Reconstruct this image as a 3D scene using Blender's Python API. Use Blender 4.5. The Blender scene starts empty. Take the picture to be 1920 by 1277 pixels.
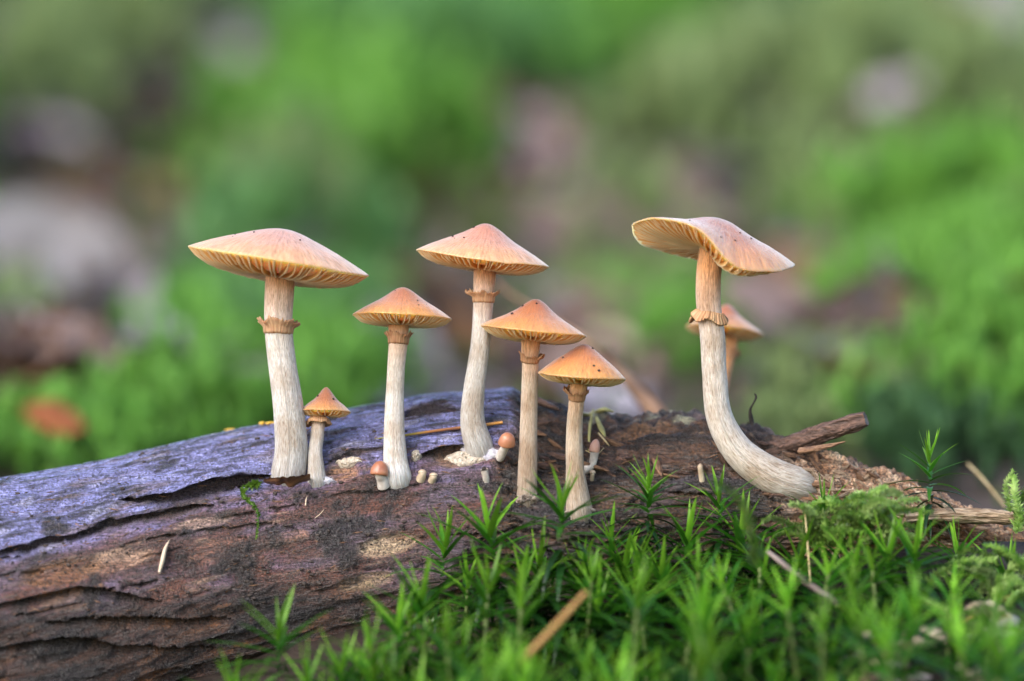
import bpy, math, random
import numpy as np
from mathutils import Vector, Matrix, Euler

# ------------------------------------------------------------------ camera, sky, sun, exposure
# all lengths in the builders are centimetres; S turns them into metres
S = 0.01
CAM_D = 80.0                      # camera stands 80 cm in front of the mushrooms, just below cap height
SC = bpy.context.scene
COL = SC.collection
cam = bpy.data.cameras.new('camera')
cam.sensor_width = 36.0
cam.lens = 36.0 * CAM_D / 19.2    # macro lens: 19.2 cm of scene across the frame
cam.shift_y = 2.115 / 19.2
cam.clip_start = 0.02
cam.clip_end = 300.0
cam.dof.use_dof = True
cam.dof.focus_distance = (CAM_D - 0.35) * S
cam.dof.aperture_fstop = 6.8
cam.dof.aperture_blades = 0
cam_o = bpy.data.objects.new('camera', cam)
cam_o.location = (0, -CAM_D * S, 0)
cam_o.rotation_euler = (math.pi / 2, 0, 0)
COL.objects.link(cam_o)
SC.camera = cam_o

SUN_EL, SUN_AZ = math.radians(34), math.radians(-142)   # azimuth from +Y, clockwise positive: behind and left of the camera
w = bpy.data.worlds.new('World'); SC.world = w; w.use_nodes = True
nt = w.node_tree
sky = nt.nodes.new('ShaderNodeTexSky'); sky.sky_type = 'NISHITA'; sky.sun_disc = False
sky.sun_elevation = SUN_EL; sky.sun_rotation = SUN_AZ
sky.air_density = 1.0; sky.dust_density = 1.5; sky.ozone_density = 1.0
nt.links.new(sky.outputs[0], nt.nodes['Background'].inputs[0])
nt.nodes['Background'].inputs[1].default_value = 0.15

sl = bpy.data.lights.new('sun', 'SUN'); sl.energy = 1.2; sl.angle = math.radians(45); sl.color = (1.0, 0.98, 0.95)
so = bpy.data.objects.new('sun', sl); COL.objects.link(so)
sd = Vector((math.sin(SUN_AZ) * math.cos(SUN_EL), math.cos(SUN_AZ) * math.cos(SUN_EL), math.sin(SUN_EL)))
so.rotation_euler = sd.to_track_quat('Z', 'Y').to_euler()
so.location = sd * 3

SC.view_settings.view_transform = 'Standard'
SC.view_settings.look = 'None'
SC.view_settings.exposure = 1.25
SC.view_settings.gamma = 1.0
SC.render.engine = 'CYCLES'
SC.cycles.use_denoising = True
SC.cycles.max_bounces = 8
SC.cycles.transparent_max_bounces = 4
SC.cycles.sample_clamp_indirect = 6.0

# ------------------------------------------------------------------ numeric helpers
RNG = np.random.RandomState(7)
random.seed(7)
_perm = np.random.RandomState(3).permutation(256)
_perm = np.concatenate([_perm, _perm, _perm])
_grad = np.random.RandomState(4).normal(size=(256, 3)); _grad /= np.linalg.norm(_grad, axis=1)[:, None]

def perlin(x, y, z=0.0):
    x, y, z = np.broadcast_arrays(np.asarray(x, float), np.asarray(y, float), np.asarray(z, float))
    xi, yi, zi = np.floor(x).astype(int), np.floor(y).astype(int), np.floor(z).astype(int)
    xf, yf, zf = x - xi, y - yi, z - zi
    f = lambda t: t * t * t * (t * (t * 6 - 15) + 10)
    u, v, ww = f(xf), f(yf), f(zf)
    xi &= 255; yi &= 255; zi &= 255
    def g(dx, dy, dz):
        h = _perm[_perm[_perm[xi + dx] + yi + dy] + zi + dz]
        q = _grad[h]
        return q[..., 0] * (xf - dx) + q[..., 1] * (yf - dy) + q[..., 2] * (zf - dz)
    l = lambda a, b, t: a + (b - a) * t
    return 1.6 * l(l(l(g(0,0,0), g(1,0,0), u), l(g(0,1,0), g(1,1,0), u), v),
                   l(l(g(0,0,1), g(1,0,1), u), l(g(0,1,1), g(1,1,1), u), v), ww)

def fbm(x, y, z=0.0, o=4, gain=0.5):
    a, s, t = 1.0, 0.0, 0.0
    for k in range(o):
        s = s + a * perlin(np.asarray(x) * 2 ** k, np.asarray(y) * 2 ** k, np.asarray(z) * 2 ** k + 7.3 * k)
        t += a; a *= gain
    return s / t

def sstep(a, b, x):
    t = np.clip((np.asarray(x, float) - a) / (b - a), 0, 1)
    return t * t * (3 - 2 * t)

def mix(a, b, t):
    t = np.asarray(t)[..., None]
    return np.asarray(a) * (1 - t) + np.asarray(b) * t

def at(px, py, y):
    """photo pixel + depth behind the focus plane -> scene point (cm)"""
    k = (CAM_D + y) / CAM_D / 100.0
    return np.array([(px - 960.0) * k, y, (850.0 - py) * k])

def proj(P):
    k = 100.0 * CAM_D / (CAM_D + P[..., 1])
    return 960 + P[..., 0] * k, 850 - P[..., 2] * k

def segdist(px, py, pts):
    """distance in px to a polyline, and position along it 0..1"""
    best = np.full(np.shape(px), 1e9); par = np.zeros(np.shape(px)); n = len(pts) - 1; side = np.zeros(np.shape(px))
    for i in range(n):
        (x0, y0), (x1, y1) = pts[i], pts[i + 1]
        dx, dy = x1 - x0, y1 - y0
        t = np.clip(((px - x0) * dx + (py - y0) * dy) / (dx * dx + dy * dy), 0, 1)
        ddx, ddy = px - x0 - t * dx, py - y0 - t * dy
        d = np.hypot(ddx, ddy)
        m = d < best
        best = np.where(m, d, best); par = np.where(m, (i + t) / n, par); side = np.where(m, ddy, side)
    return best, par, side

# ------------------------------------------------------------------ object helpers
def mesh(name, V, F, mats, cols=None, uvs=None, smooth=True, fmat=None):
    me = bpy.data.meshes.new(name)
    V = np.asarray(V, np.float64) * S
    if isinstance(F, np.ndarray):
        n, k = F.shape
        me.vertices.add(len(V)); me.vertices.foreach_set('co', V.astype(np.float32).ravel())
        me.loops.add(n * k); me.loops.foreach_set('vertex_index', F.astype(np.int32).ravel())
        me.polygons.add(n); me.polygons.foreach_set('loop_start', np.arange(n, dtype=np.int32) * k)
        me.update(calc_edges=True); me.validate()
    else:
        me.from_pydata([tuple(v) for v in V], [], F); me.update()
    for m in (mats if isinstance(mats, (list, tuple)) else [mats]):
        me.materials.append(m)
    if cols is not None:
        a = me.color_attributes.new('Col', 'FLOAT_COLOR', 'POINT')
        c = np.ones((len(V), 4), np.float32); cols = np.asarray(cols); c[:, :cols.shape[1]] = cols
        a.data.foreach_set('color', c.ravel())
    if uvs is not None:
        ul = me.uv_layers.new(name='UVMap')
        li = np.empty(len(me.loops), np.int32); me.loops.foreach_get('vertex_index', li)
        ul.data.foreach_set('uv', np.asarray(uvs, np.float32)[li].ravel())
    if smooth:
        me.polygons.foreach_set('use_smooth', np.ones(len(me.polygons), bool))
    if fmat is not None:
        me.polygons.foreach_set('material_index', np.asarray(fmat, np.int32))
    me.update()
    return me

def link(name, data, parent=None, loc=None):
    o = bpy.data.objects.new(name, data); COL.objects.link(o)
    if parent is not None: o.parent = parent
    if loc is not None: o.location = Vector([float(c) * S for c in loc])
    return o

def tag(o, label=None, cat=None, group=None, kind=None):
    if label: o['label'] = label
    if cat: o['category'] = cat
    if group: o['group'] = group
    if kind: o['kind'] = kind
    return o

def thing(name, loc, label, cat, group=None):
    return tag(link(name, None, None, loc), label, cat, group)

def grid_faces(nu, nv, wrap_v=False, off=0):
    i = np.arange(nu - 1)[:, None]; j = np.arange(nv if wrap_v else nv - 1)[None, :]
    j1 = (j + 1) % nv
    return np.stack([i * nv + j, (i + 1) * nv + j, (i + 1) * nv + j1, i * nv + j1], -1).reshape(-1, 4) + off

def spline(pts, n):
    """Catmull-Rom through rows of pts"""
    P = np.asarray(pts, float); m = len(P)
    if m == 2:
        t = np.linspace(0, 1, n)[:, None]; return P[0] * (1 - t) + P[1] * t
    Q = np.vstack([2 * P[0] - P[1], P, 2 * P[-1] - P[-2]])
    s = np.linspace(0, m - 1, n); k = np.minimum(s.astype(int), m - 2); t = (s - k)[:, None]
    a, b, c, d = Q[k], Q[k + 1], Q[k + 2], Q[k + 3]
    return 0.5 * ((2 * b) + (-a + c) * t + (2 * a - 5 * b + 4 * c - d) * t ** 2 + (-a + 3 * b - 3 * c + d) * t ** 3)

def frames(C):
    T = np.gradient(C, axis=0); T /= np.linalg.norm(T, axis=1)[:, None] + 1e-12
    ref = np.array([0.0, -1.0, 0.0]) if abs(T[0][1]) < .9 else np.array([1.0, 0, 0])
    A = np.empty_like(C); B = np.empty_like(C)
    for i in range(len(C)):
        a = ref - T[i] * np.dot(ref, T[i]); a /= np.linalg.norm(a) + 1e-12
        A[i] = a; B[i] = np.cross(T[i], a); ref = a
    return T, A, B

def tube(pts, radii, n=24, seg=12, flat=1.0, bump=0.0, bf=2.0, seed=0.0, groove=0.0):
    """closed tapered tube; returns V, F(list), uv"""
    pts = np.asarray(pts, float)
    R = np.asarray(radii, float)
    CR = spline(np.hstack([pts, R[:, None]]), n)
    C, r = CR[:, :3], np.maximum(CR[:, 3], 1e-4)
    T, A, B = frames(C)
    ph = np.linspace(0, 2 * math.pi, seg, endpoint=False)
    L = np.concatenate([[0], np.cumsum(np.linalg.norm(np.diff(C, axis=0), axis=1))])
    rr = r[:, None] * np.ones(seg)[None]
    if bump:
        rr = rr * (1 + bump * fbm(np.cos(ph)[None] * bf + seed, np.sin(ph)[None] * bf, (L / max(r.mean(), 1e-3))[:, None] * .35 + seed, 3))
    if groove:
        rr = rr * (1 + groove * fbm(np.cos(ph)[None] * 7 + seed, np.sin(ph)[None] * 7, L[:, None] * .8, 2))
    V = C[:, None] + rr[..., None] * (np.cos(ph)[None, :, None] * A[:, None] + flat * np.sin(ph)[None, :, None] * B[:, None])
    uv = np.stack(np.broadcast_arrays(ph[None] / (2 * math.pi), L[:, None]), -1).reshape(-1, 2)
    V = V.reshape(-1, 3)
    F = grid_faces(n, seg, True).tolist()
    F.append(list(range(seg))[::-1]); F.append([(n - 1) * seg + k for k in range(seg)])
    F = [f[::-1] for f in F]
    return V, F, uv

def outward(V, F):
    return F

# ------------------------------------------------------------------ materials
MATS = {}
def new_mat(name):
    m = bpy.data.materials.new(name); m.use_nodes = True
    n = m.node_tree; b = n.nodes['Principled BSDF']
    return m, n, b

def N(nt, t, **kw):
    n = nt.nodes.new(t)
    for k, v in kw.items(): setattr(n, k, v)
    return n

def coord_noise(nt, src, scale, detail=4, rough=.55):
    mp = N(nt, 'ShaderNodeMapping'); mp.inputs['Scale'].default_value = scale if isinstance(scale, tuple) else (scale,) * 3
    nt.links.new(src, mp.inputs['Vector'])
    t = N(nt, 'ShaderNodeTexNoise'); t.inputs['Scale'].default_value = 1.0; t.inputs['Detail'].default_value = detail
    t.inputs['Roughness'].default_value = rough
    nt.links.new(mp.outputs[0], t.inputs['Vector'])
    return t.outputs['Fac']

def ramp(nt, fac, stops):
    r = N(nt, 'ShaderNodeValToRGB'); e = r.color_ramp.elements
    while len(e) < len(stops): e.new(0.5)
    for q, (p, c) in zip(e, stops):
        q.position = p; q.color = (*c, 1) if len(c) == 3 else c
    nt.links.new(fac, r.inputs[0]); return r.outputs[0]

def mixc(nt, a, b, fac, mode='MIX'):
    m = N(nt, 'ShaderNodeMix', data_type='RGBA', blend_type=mode)
    for sock, v in ((m.inputs[6], a), (m.inputs[7], b), (m.inputs[0], fac)):
        if isinstance(v, bpy.types.NodeSocket): nt.links.new(v, sock)
        elif isinstance(v, (int, float)): sock.default_value = v
        else: sock.default_value = (*v, 1)
    return m.outputs[2]

def bump(nt, b, h, dist, strength=.6):
    n = N(nt, 'ShaderNodeBump'); n.inputs['Strength'].default_value = strength; n.inputs['Distance'].default_value = dist
    nt.links.new(h, n.inputs['Height']); nt.links.new(n.outputs[0], b.inputs['Normal'])
    return n

def vcol_mat(name, rough=.5, spec=.5, bscale=400, bdist=.0004, vary=.35, sss=0, sheen=0, bstr=.7):
    m, n, b = new_mat(name)
    a = N(n, 'ShaderNodeVertexColor', layer_name='Col'); tc = N(n, 'ShaderNodeTexCoord')
    f = coord_noise(n, tc.outputs['Object'], bscale, 5)
    dark = ramp(n, f, [(.3, (1 - vary,) * 3), (.7, (1 + vary * .6,) * 3)])
    n.links.new(mixc(n, a.outputs[0], dark, 1.0, 'MULTIPLY'), b.inputs['Base Color'])
    b.inputs['Roughness'].default_value = rough; b.inputs['Specular IOR Level'].default_value = spec
    if sss:
        b.inputs['Subsurface Weight'].default_value = sss; b.inputs['Subsurface Radius'].default_value = (1, .5, .25); b.inputs['Subsurface Scale'].default_value = .0015
    if sheen: b.inputs['Sheen Weight'].default_value = sheen
    bump(n, b, f, bdist, bstr)
    return m

def plain_mat(name, c1, c2, scale=300, rough=.6, spec=.4, bdist=.0003, stretch=(1, 1, 1), detail=4, bstr=.7):
    m, n, b = new_mat(name)
    tc = N(n, 'ShaderNodeTexCoord')
    f = coord_noise(n, tc.outputs['Object'], tuple(scale * s for s in stretch), detail)
    n.links.new(ramp(n, f, [(.32, c1), (.68, c2)]), b.inputs['Base Color'])
    b.inputs['Roughness'].default_value = rough; b.inputs['Specular IOR Level'].default_value = spec
    bump(n, b, f, bdist, bstr)
    return m

def leaf_mat(name, c1, c2, rough=.34, trans=.4, scale=180, spec=.5):
    """thin leaf: reflecting front, light shining through"""
    m, n, b = new_mat(name)
    tc = N(n, 'ShaderNodeTexCoord')
    f = coord_noise(n, tc.outputs['Object'], scale, 2)
    oi = N(n, 'ShaderNodeObjectInfo')
    c = ramp(n, f, [(.35, c1), (.65, c2)])
    h = N(n, 'ShaderNodeHueSaturation')
    mr = N(n, 'ShaderNodeMapRange'); mr.inputs['To Min'].default_value = .5; mr.inputs['To Max'].default_value = 1.35
    n.links.new(oi.outputs['Random'], mr.inputs['Value']); n.links.new(mr.outputs[0], h.inputs['Value']); n.links.new(c, h.inputs['Color'])
    n.links.new(h.outputs[0], b.inputs['Base Color'])
    b.inputs['Roughness'].default_value = rough; b.inputs['Specular IOR Level'].default_value = spec
    t = N(n, 'ShaderNodeBsdfTranslucent'); n.links.new(h.outputs[0], t.inputs[0])
    mx = N(n, 'ShaderNodeMixShader'); mx.inputs[0].default_value = trans
    n.links.new(b.outputs[0], mx.inputs[1]); n.links.new(t.outputs[0], mx.inputs[2])
    n.links.new(mx.outputs[0], n.nodes['Material Output'].inputs[0])
    return m

def vleaf_mat(name, rough=.4, trans=.35, spec=.4):
    m, n, b = new_mat(name)
    a = N(n, 'ShaderNodeVertexColor', layer_name='Col')
    n.links.new(a.outputs[0], b.inputs['Base Color'])
    b.inputs['Roughness'].default_value = rough; b.inputs['Specular IOR Level'].default_value = spec
    t = N(n, 'ShaderNodeBsdfTranslucent'); n.links.new(a.outputs[0], t.inputs[0])
    mx = N(n, 'ShaderNodeMixShader'); mx.inputs[0].default_value = trans
    n.links.new(b.outputs[0], mx.inputs[1]); n.links.new(t.outputs[0], mx.inputs[2])
    n.links.new(mx.outputs[0], n.nodes['Material Output'].inputs[0])
    return m

def cap_mat(name, centre, mid, rim, rough=.36):
    m, n, b = new_mat(name)
    uv = N(n, 'ShaderNodeUVMap', uv_map='UVMap')           # u = angle, v = centre..rim
    sep = N(n, 'ShaderNodeSeparateXYZ'); n.links.new(uv.outputs[0], sep.inputs[0])
    tc = N(n, 'ShaderNodeTexCoord')
    blotch = coord_noise(n, tc.outputs['Object'], 120, 3)
    ad = N(n, 'ShaderNodeMath', operation='MULTIPLY_ADD'); n.links.new(blotch, ad.inputs[0]); ad.inputs[1].default_value = .5
    sb = N(n, 'ShaderNodeMath', operation='SUBTRACT'); n.links.new(sep.outputs[1], sb.inputs[0]); sb.inputs[1].default_value = .25
    n.links.new(sb.outputs[0], ad.inputs[2])
    base = ramp(n, ad.outputs[0], [(.05, centre), (.5, mid), (.85, rim), (.98, tuple(min(1, c * 1.15) for c in rim))])
    fib = coord_noise(n, uv.outputs[0], (150, 5, 1), 4, .6)
    fine = coord_noise(n, tc.outputs['Object'], 2500, 2)
    c = mixc(n, base, ramp(n, fib, [(.32, (.62, .56, .53)), (.52, (.98, .98, .98)), (.68, (1.28, 1.3, 1.34))]), 1.0, 'MULTIPLY')
    n.links.new(c, b.inputs['Base Color'])
    n.links.new(ramp(n, fib, [(.35, (rough + .12,) * 3), (.65, (rough - .08,) * 3)]), b.inputs['Roughness']); b.inputs['Specular IOR Level'].default_value = .65
    b.inputs['Subsurface Weight'].default_value = .5; b.inputs['Subsurface Radius'].default_value = (1, .5, .22)
    b.inputs['Subsurface Scale'].default_value = .006
    b.inputs['Sheen Weight'].default_value = .5; b.inputs['Sheen Roughness'].default_value = .35
    s = N(n, 'ShaderNodeMath', operation='ADD'); n.links.new(fib, s.inputs[0]); n.links.new(fine, s.inputs[1])
    bump(n, b, s.outputs[0], .00025, .55)
    return m

def gill_mat(name, inner, outer):
    m, n, b = new_mat(name)
    a = N(n, 'ShaderNodeVertexColor', layer_name='Col')
    sep = N(n, 'ShaderNodeSeparateColor'); n.links.new(a.outputs[0], sep.inputs[0])
    c = ramp(n, sep.outputs[0], [(.10, inner), (.40, outer), (1, tuple(min(.95, q * 1.08) for q in outer))])
    c = mixc(n, mixc(n, c, (1.0, .88, .72), 1.0, 'MULTIPLY'), (.98, .88, .62), sep.outputs[1])
    d = N(n, 'ShaderNodeBsdfDiffuse'); t = N(n, 'ShaderNodeBsdfTranslucent')
    n.links.new(c, d.inputs[0]); n.links.new(c, t.inputs[0])
    mx = N(n, 'ShaderNodeMixShader'); mx.inputs[0].default_value = .5
    n.links.new(d.outputs[0], mx.inputs[1]); n.links.new(t.outputs[0], mx.inputs[2])
    n.links.new(mx.outputs[0], n.nodes['Material Output'].inputs[0])
    return m

def stem_mat(name, low, high, top, H, stain=.5):
    """fibrous stipe: v runs from base (0) to H cm"""
    m, n, b = new_mat(name)
    uv = N(n, 'ShaderNodeUVMap', uv_map='UVMap')
    sep = N(n, 'ShaderNodeSeparateXYZ'); n.links.new(uv.outputs[0], sep.inputs[0])
    v = N(n, 'ShaderNodeMath', operation='DIVIDE'); n.links.new(sep.outputs[1], v.inputs[0]); v.inputs[1].default_value = H
    base = ramp(n, v.outputs[0], [(0.02, tuple(q * .8 for q in low)), (.2, low), (.66, high), (.80, tuple(.5 * (p + q) for p, q in zip(high, top))), (.88, top)])
    fib = coord_noise(n, uv.outputs[0], (56, 3.2, 1), 5, .68)
    fib2 = coord_noise(n, uv.outputs[0], (90, 9, 1), 3, .6)
    c = mixc(n, base, ramp(n, fib, [(.34, (.42, .31, .22)), (.46, (.9, .87, .84)), (.62, (1.1, 1.1, 1.13))]), stain, 'MULTIPLY')
    c = mixc(n, c, ramp(n, fib2, [(.34, (.5, .42, .34)), (.56, (1.05, 1.05, 1.05))]), .65, 'MULTIPLY')
    tc = N(n, 'ShaderNodeTexCoord'); pat = coord_noise(n, tc.outputs['Object'], 160, 4, .6)
    c = mixc(n, c, ramp(n, pat, [(.38, (.70, .60, .50)), (.55, (1, 1, 1)), (.68, (1.08, 1.1, 1.14))]), .8, 'MULTIPLY')
    n.links.new(c, b.inputs['Base Color'])
    b.inputs['Roughness'].default_value = .55; b.inputs['Specular IOR Level'].default_value = .35
    b.inputs['Subsurface Weight'].default_value = .25; b.inputs['Subsurface Radius'].default_value = (1, .6, .35); b.inputs['Subsurface Scale'].default_value = .002
    b.inputs['Sheen Weight'].default_value = .2
    s = N(n, 'ShaderNodeMath', operation='ADD'); n.links.new(fib, s.inputs[0]); n.links.new(fib2, s.inputs[1])
    bump(n, b, s.outputs[0], .0004, .7)
    return m

def ring_mat(name, c1, c2):
    m, n, b = new_mat(name)
    uv = N(n, 'ShaderNodeUVMap', uv_map='UVMap')
    f = coord_noise(n, uv.outputs[0], (46, 1.2, 1), 4)
    n.links.new(ramp(n, f, [(.3, c1), (.7, c2)]), b.inputs['Base Color'])
    b.inputs['Roughness'].default_value = .7; b.inputs['Specular IOR Level'].default_value = .25
    b.inputs['Subsurface Weight'].default_value = .15; b.inputs['Subsurface Scale'].default_value = .001
    bump(n, b, f, .0004, .8)
    return m

# ------------------------------------------------------------------ terrain
_gx = [-60, -14, -9.6, -5, 0, 4, 8, 14, 60]
_gz = [-6.4, -5.4, -4.9, -3.7, -2.75, -2.15, -1.75, -1.6, -1.2]
def zg(x, y, detail=True):
    x = np.asarray(x, float); y = np.asarray(y, float)
    g0 = np.interp(x, _gx, _gz)
    front = g0 + .5 * np.minimum(y, 0) + .1 * np.minimum(y + 13, 0)
    front = np.where(y < -45, np.maximum(front, g0 - 18 + .05 * (y + 45)), front)
    yy = np.maximum(y - 8, 0)
    back = -2.3 + .138 * yy
    amp = np.clip(yy / 40, .15, 1) * .9 + np.clip((yy - 80) / 200, 0, 4) * 2.2
    z = front + (back - front) * sstep(.5, 9, y)
    if detail:
        sc = 1 / np.clip(6 + yy * .05, 6, 40)
        z = z + amp * (fbm(x * .09 + 3, y * .07, 1.0, 3)) * sstep(8, 22, y)
        z = z + .12 * fbm(x * .5, y * .5, 2.0, 3)
    # mossy hummocks behind the log
    for cx, cy, h, rx, ry in HUM:
        z = z + h * np.exp(-((x - cx) / rx) ** 2 - ((y - cy) / ry) ** 2)
    return z
HUM = [(17.5, 40, 4.4, 7.5, 12), (12.5, 27, 1.6, 5, 6), (-14, 34, 1.6, 9, 9), (20, 90, 5, 14, 22), (-6, 120, 4, 22, 24), (-32, 160, 7, 18, 30)]

def ground_hit(px, py, y0=6.0):
    """where the line of sight through a pixel meets the ground behind the log"""
    ys = np.concatenate([np.linspace(y0, 120, 900), np.linspace(120.5, 900, 1600)])
    k = (CAM_D + ys) / CAM_D / 100
    X, Z = (px - 960) * k, (850 - py) * k
    d = zg(X, ys) - Z
    i = np.argmax(d > 0) if (d > 0).any() else len(ys) - 1
    return np.array([X[i], ys[i], float(zg(X[i], ys[i]))])

def build_ground():
    xs = np.concatenate([-np.geomspace(2000, 42, 24), np.linspace(-40, 40, 161), np.geomspace(42, 2000, 24)])
    ys = np.concatenate([-np.geomspace(900, 24, 14), np.linspace(-22, 60, 206), np.linspace(61, 260, 100), np.geomspace(264, 4500, 50)])
    Y, X = np.meshgrid(ys, xs, indexing='ij')
    Z = zg(X, Y) + .25 * fbm(X * .9, Y * .9, 5.0, 3) * sstep(-30, -20, Y)
    V = np.stack([X, Y, Z], -1).reshape(-1, 3)
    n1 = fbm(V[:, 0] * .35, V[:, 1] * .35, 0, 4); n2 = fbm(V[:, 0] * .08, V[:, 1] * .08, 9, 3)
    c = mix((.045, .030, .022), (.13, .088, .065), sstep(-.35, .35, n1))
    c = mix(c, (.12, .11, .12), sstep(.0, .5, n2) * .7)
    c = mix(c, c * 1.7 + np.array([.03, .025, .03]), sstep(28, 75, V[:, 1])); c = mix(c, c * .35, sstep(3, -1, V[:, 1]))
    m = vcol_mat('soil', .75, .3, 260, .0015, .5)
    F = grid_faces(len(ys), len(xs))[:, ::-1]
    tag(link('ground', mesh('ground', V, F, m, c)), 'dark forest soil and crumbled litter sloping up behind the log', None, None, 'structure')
build_ground()

# ------------------------------------------------------------------ the fallen log
TOP = [(-330, 975), (-150, 930), (0, 897), (200, 862), (400, 813), (520, 790), (660, 765), (800, 741), (900, 731), (968, 727), (990, 748),
       (1060, 760), (1150, 768), (1310, 766), (1400, 792), (1480, 822), (1560, 848), (1650, 872), (1720, 905), (1800, 945), (1880, 985), (1930, 1000)]
RAD = [(-330, 3.1), (0, 2.95), (500, 2.75), (900, 2.65), (1060, 2.4), (1310, 2.1), (1400, 1.8), (1500, 1.45), (1650, 1.15), (1720, .9), (1800, .65), (1930, .3)]
YC = [(-330, .1), (0, .8), (500, 2.0), (900, 2.35), (1060, 2.1), (1310, 1.85), (1500, 1.2), (1700, .9), (1930, .7)]
NU, NT = 820, 300
_pxs = np.linspace(-330, 1930, NU)
_th = np.concatenate([np.linspace(-50, 135, 262), np.linspace(140, 305, NT - 262)])
_th = np.radians(_th)
def smooth1(a, k):
    ker = np.ones(k) / k
    return np.convolve(np.pad(a, k // 2, mode='edge'), ker, 'valid')[:len(a)]
def build_log():
    tp = smooth1(np.interp(_pxs, *zip(*TOP)), 9)
    R = smooth1(np.interp(_pxs, *zip(*RAD)), 41); yc = smooth1(np.interp(_pxs, *zip(*YC)), 81)
    kk = (CAM_D + yc) / CAM_D / 100
    X = (_pxs - 960) * kk; ZT = (850 - tp) * kk; zc = ZT - R
    U = _pxs[:, None] * np.ones(NT)[None]
    th = _th[None] * np.ones(NU)[:, None]
    x = X[:, None] * np.ones(NT)[None]
    arc = th * 2.5
    rlow = 1 + .05 * fbm(x * .25, np.cos(th) * 1.2 + 5, np.sin(th) * 1.2, 3) * sstep(.1, .5, th)
    rad = R[:, None] * rlow
    P = np.stack([x, yc[:, None] - rad * np.sin(th), zc[:, None] + rad * np.cos(th)], -1)
    nrm = np.stack([np.zeros_like(th), -np.sin(th), np.cos(th)], -1)
    px, py = proj(P)
    wob = fbm(x * 1.2, arc * 1.2, 3, 4)
    wpx, wpy = px + 40 * fbm(x * .7, arc * .7, 11, 4), py + 16 * fbm(x * .9, arc * .9, 17, 4)
    # ---- fibres
    f1 = fbm(x * .55, arc * 3.2, 1, 4); f2 = fbm(x * 1.3, arc * 11, 2, 4); f3 = fbm(x * 3.5, arc * 26, 3, 3)
    ridge = 1 - np.abs(perlin(x * .42 + .8 * wob, arc * 2.1, 8)) * 2.2
    ridge2 = 1 - np.abs(perlin(x * .9, arc * 5.5 + wob, 4)) * 2.4
    grain = fbm(x * 9, arc * 9, 6, 3)
    # ---- zones (in the photo's own outline of the log)
    edge = np.interp(wpy, [720, 790, 860, 1000, 1200], [978, 962, 935, 900, 760])
    rot = sstep(-14, 22, wpx - edge)                       # fibrous rotten half
    crumb = sstep(1400, 1560, wpx)                         # crumbly end
    blue_line = np.interp(wpx, [-300, 0, 150, 300, 420, 560, 700, 900, 1000], [1110, 1075, 1020, 975, 945, 905, 880, 850, 800])
    blue = sstep(45, -55, wpy + 60 * f1 + 40 * f2 - blue_line) * (1 - rot)
    low = sstep(1105, 1150, wpy + .10 * (wpx - 300)) * sstep(900, 600, wpx)     # layered dark lower left
    disp = .05 * f1 + .034 * f2 + .022 * f3 + .008 * grain
    disp += rot * (.16 * f1 + .09 * f2 + .035 * f3 - .14)
    disp += crumb * (.30 * fbm(x * 2.0, arc * 2.8, 21, 4) + .14 * np.abs(fbm(x * 5, arc * 6, 22, 3)))
    ct = sstep(980, 1010, px) * sstep(75, 10, py - np.interp(px, *zip(*TOP))) * (1 - crumb); disp += ct * (.34 * fbm(x * 1.8, arc * 3.2, 23, 4) - .02)
    disp += low * (.22 * fbm(x * .6, arc * 2.6, 31, 4) + .08 * f2)
    # ---- colours
    gv = np.array((.21, .21, .42)); gd = np.array((.06, .052, .07)); red = np.array((.22, .088, .06)); tan = np.array((.47, .30, .19)); dk = np.array((.034, .026, .026)); org = np.array((.36, .15, .055))
    c = mix(red, (.16, .085, .072), sstep(-.25, .35, f1 + .4 * f2))
    c = mix(c, tan, sstep(.10, .5, f2 + .5 * wob) * .55 * (1 - rot))
    cb = mix(gv, gd, sstep(-.1, .4, f1 * .6 + f2 * .8 + .3 * f3 + .2 * wob)); cb = mix(cb, (.20, .13, .10), sstep(.1, .4, fbm(x * .8, arc * 5, 44, 4)) * .6)
    cb = mix(cb, (.34, .33, .44), sstep(.15, .5, fbm(x * 1.5, arc * 4, 41, 4)) * .7)
    c = mix(c, (.17, .135, .19), sstep(-.05, .3, fbm(x * .5, arc * 2.2, 46, 4)) * .65 * (1 - rot)); c = mix(c, cb, np.clip(blue + .35 * sstep(0, .45, wob) * (1 - rot), 0, 1))
    cr = mix((.20, .105, .062), (.055, .036, .030), sstep(-.3, .3, f1 + .6 * f2))
    cr = mix(cr, (.40, .25, .15), sstep(.2, .5, f2 + .2 * f3) * .7)
    cr = mix(cr, (.15, .12, .15), sstep(.05, .4, fbm(x * .8, arc * 1.6, 51, 3)) * .55)
    c = mix(c, cr, rot)
    ce = mix((.42, .22, .115), (.55, .40, .28), sstep(-.2, .35, fbm(x * 3, arc * 4, 61, 4)))
    ce = mix(ce, (.16, .08, .05), sstep(.1, .45, f2))
    c = mix(c, ce, crumb)
    cl = mix((.12, .065, .045), dk, sstep(-.2, .25, f1 + .5 * f2)); cl = mix(cl, org, sstep(.12, .45, fbm(x * .8, arc * 3, 71, 4)) * .8)
    c = mix(c, cl, low * .9)
    # grey-green lichen film on the upper right back
    lich = sstep(.0, .3, fbm(x * 1.4, arc * 2.5, 81, 4)) * sstep(40, 5, py - np.interp(px, [1000, 1320], [750, 766])) * sstep(1000, 1060, px) * sstep(1340, 1280, px)
    c = mix(c, (.42, .42, .29), lich * .85)
    # ---- cracks and torn layers
    under = np.zeros_like(disp)
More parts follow.
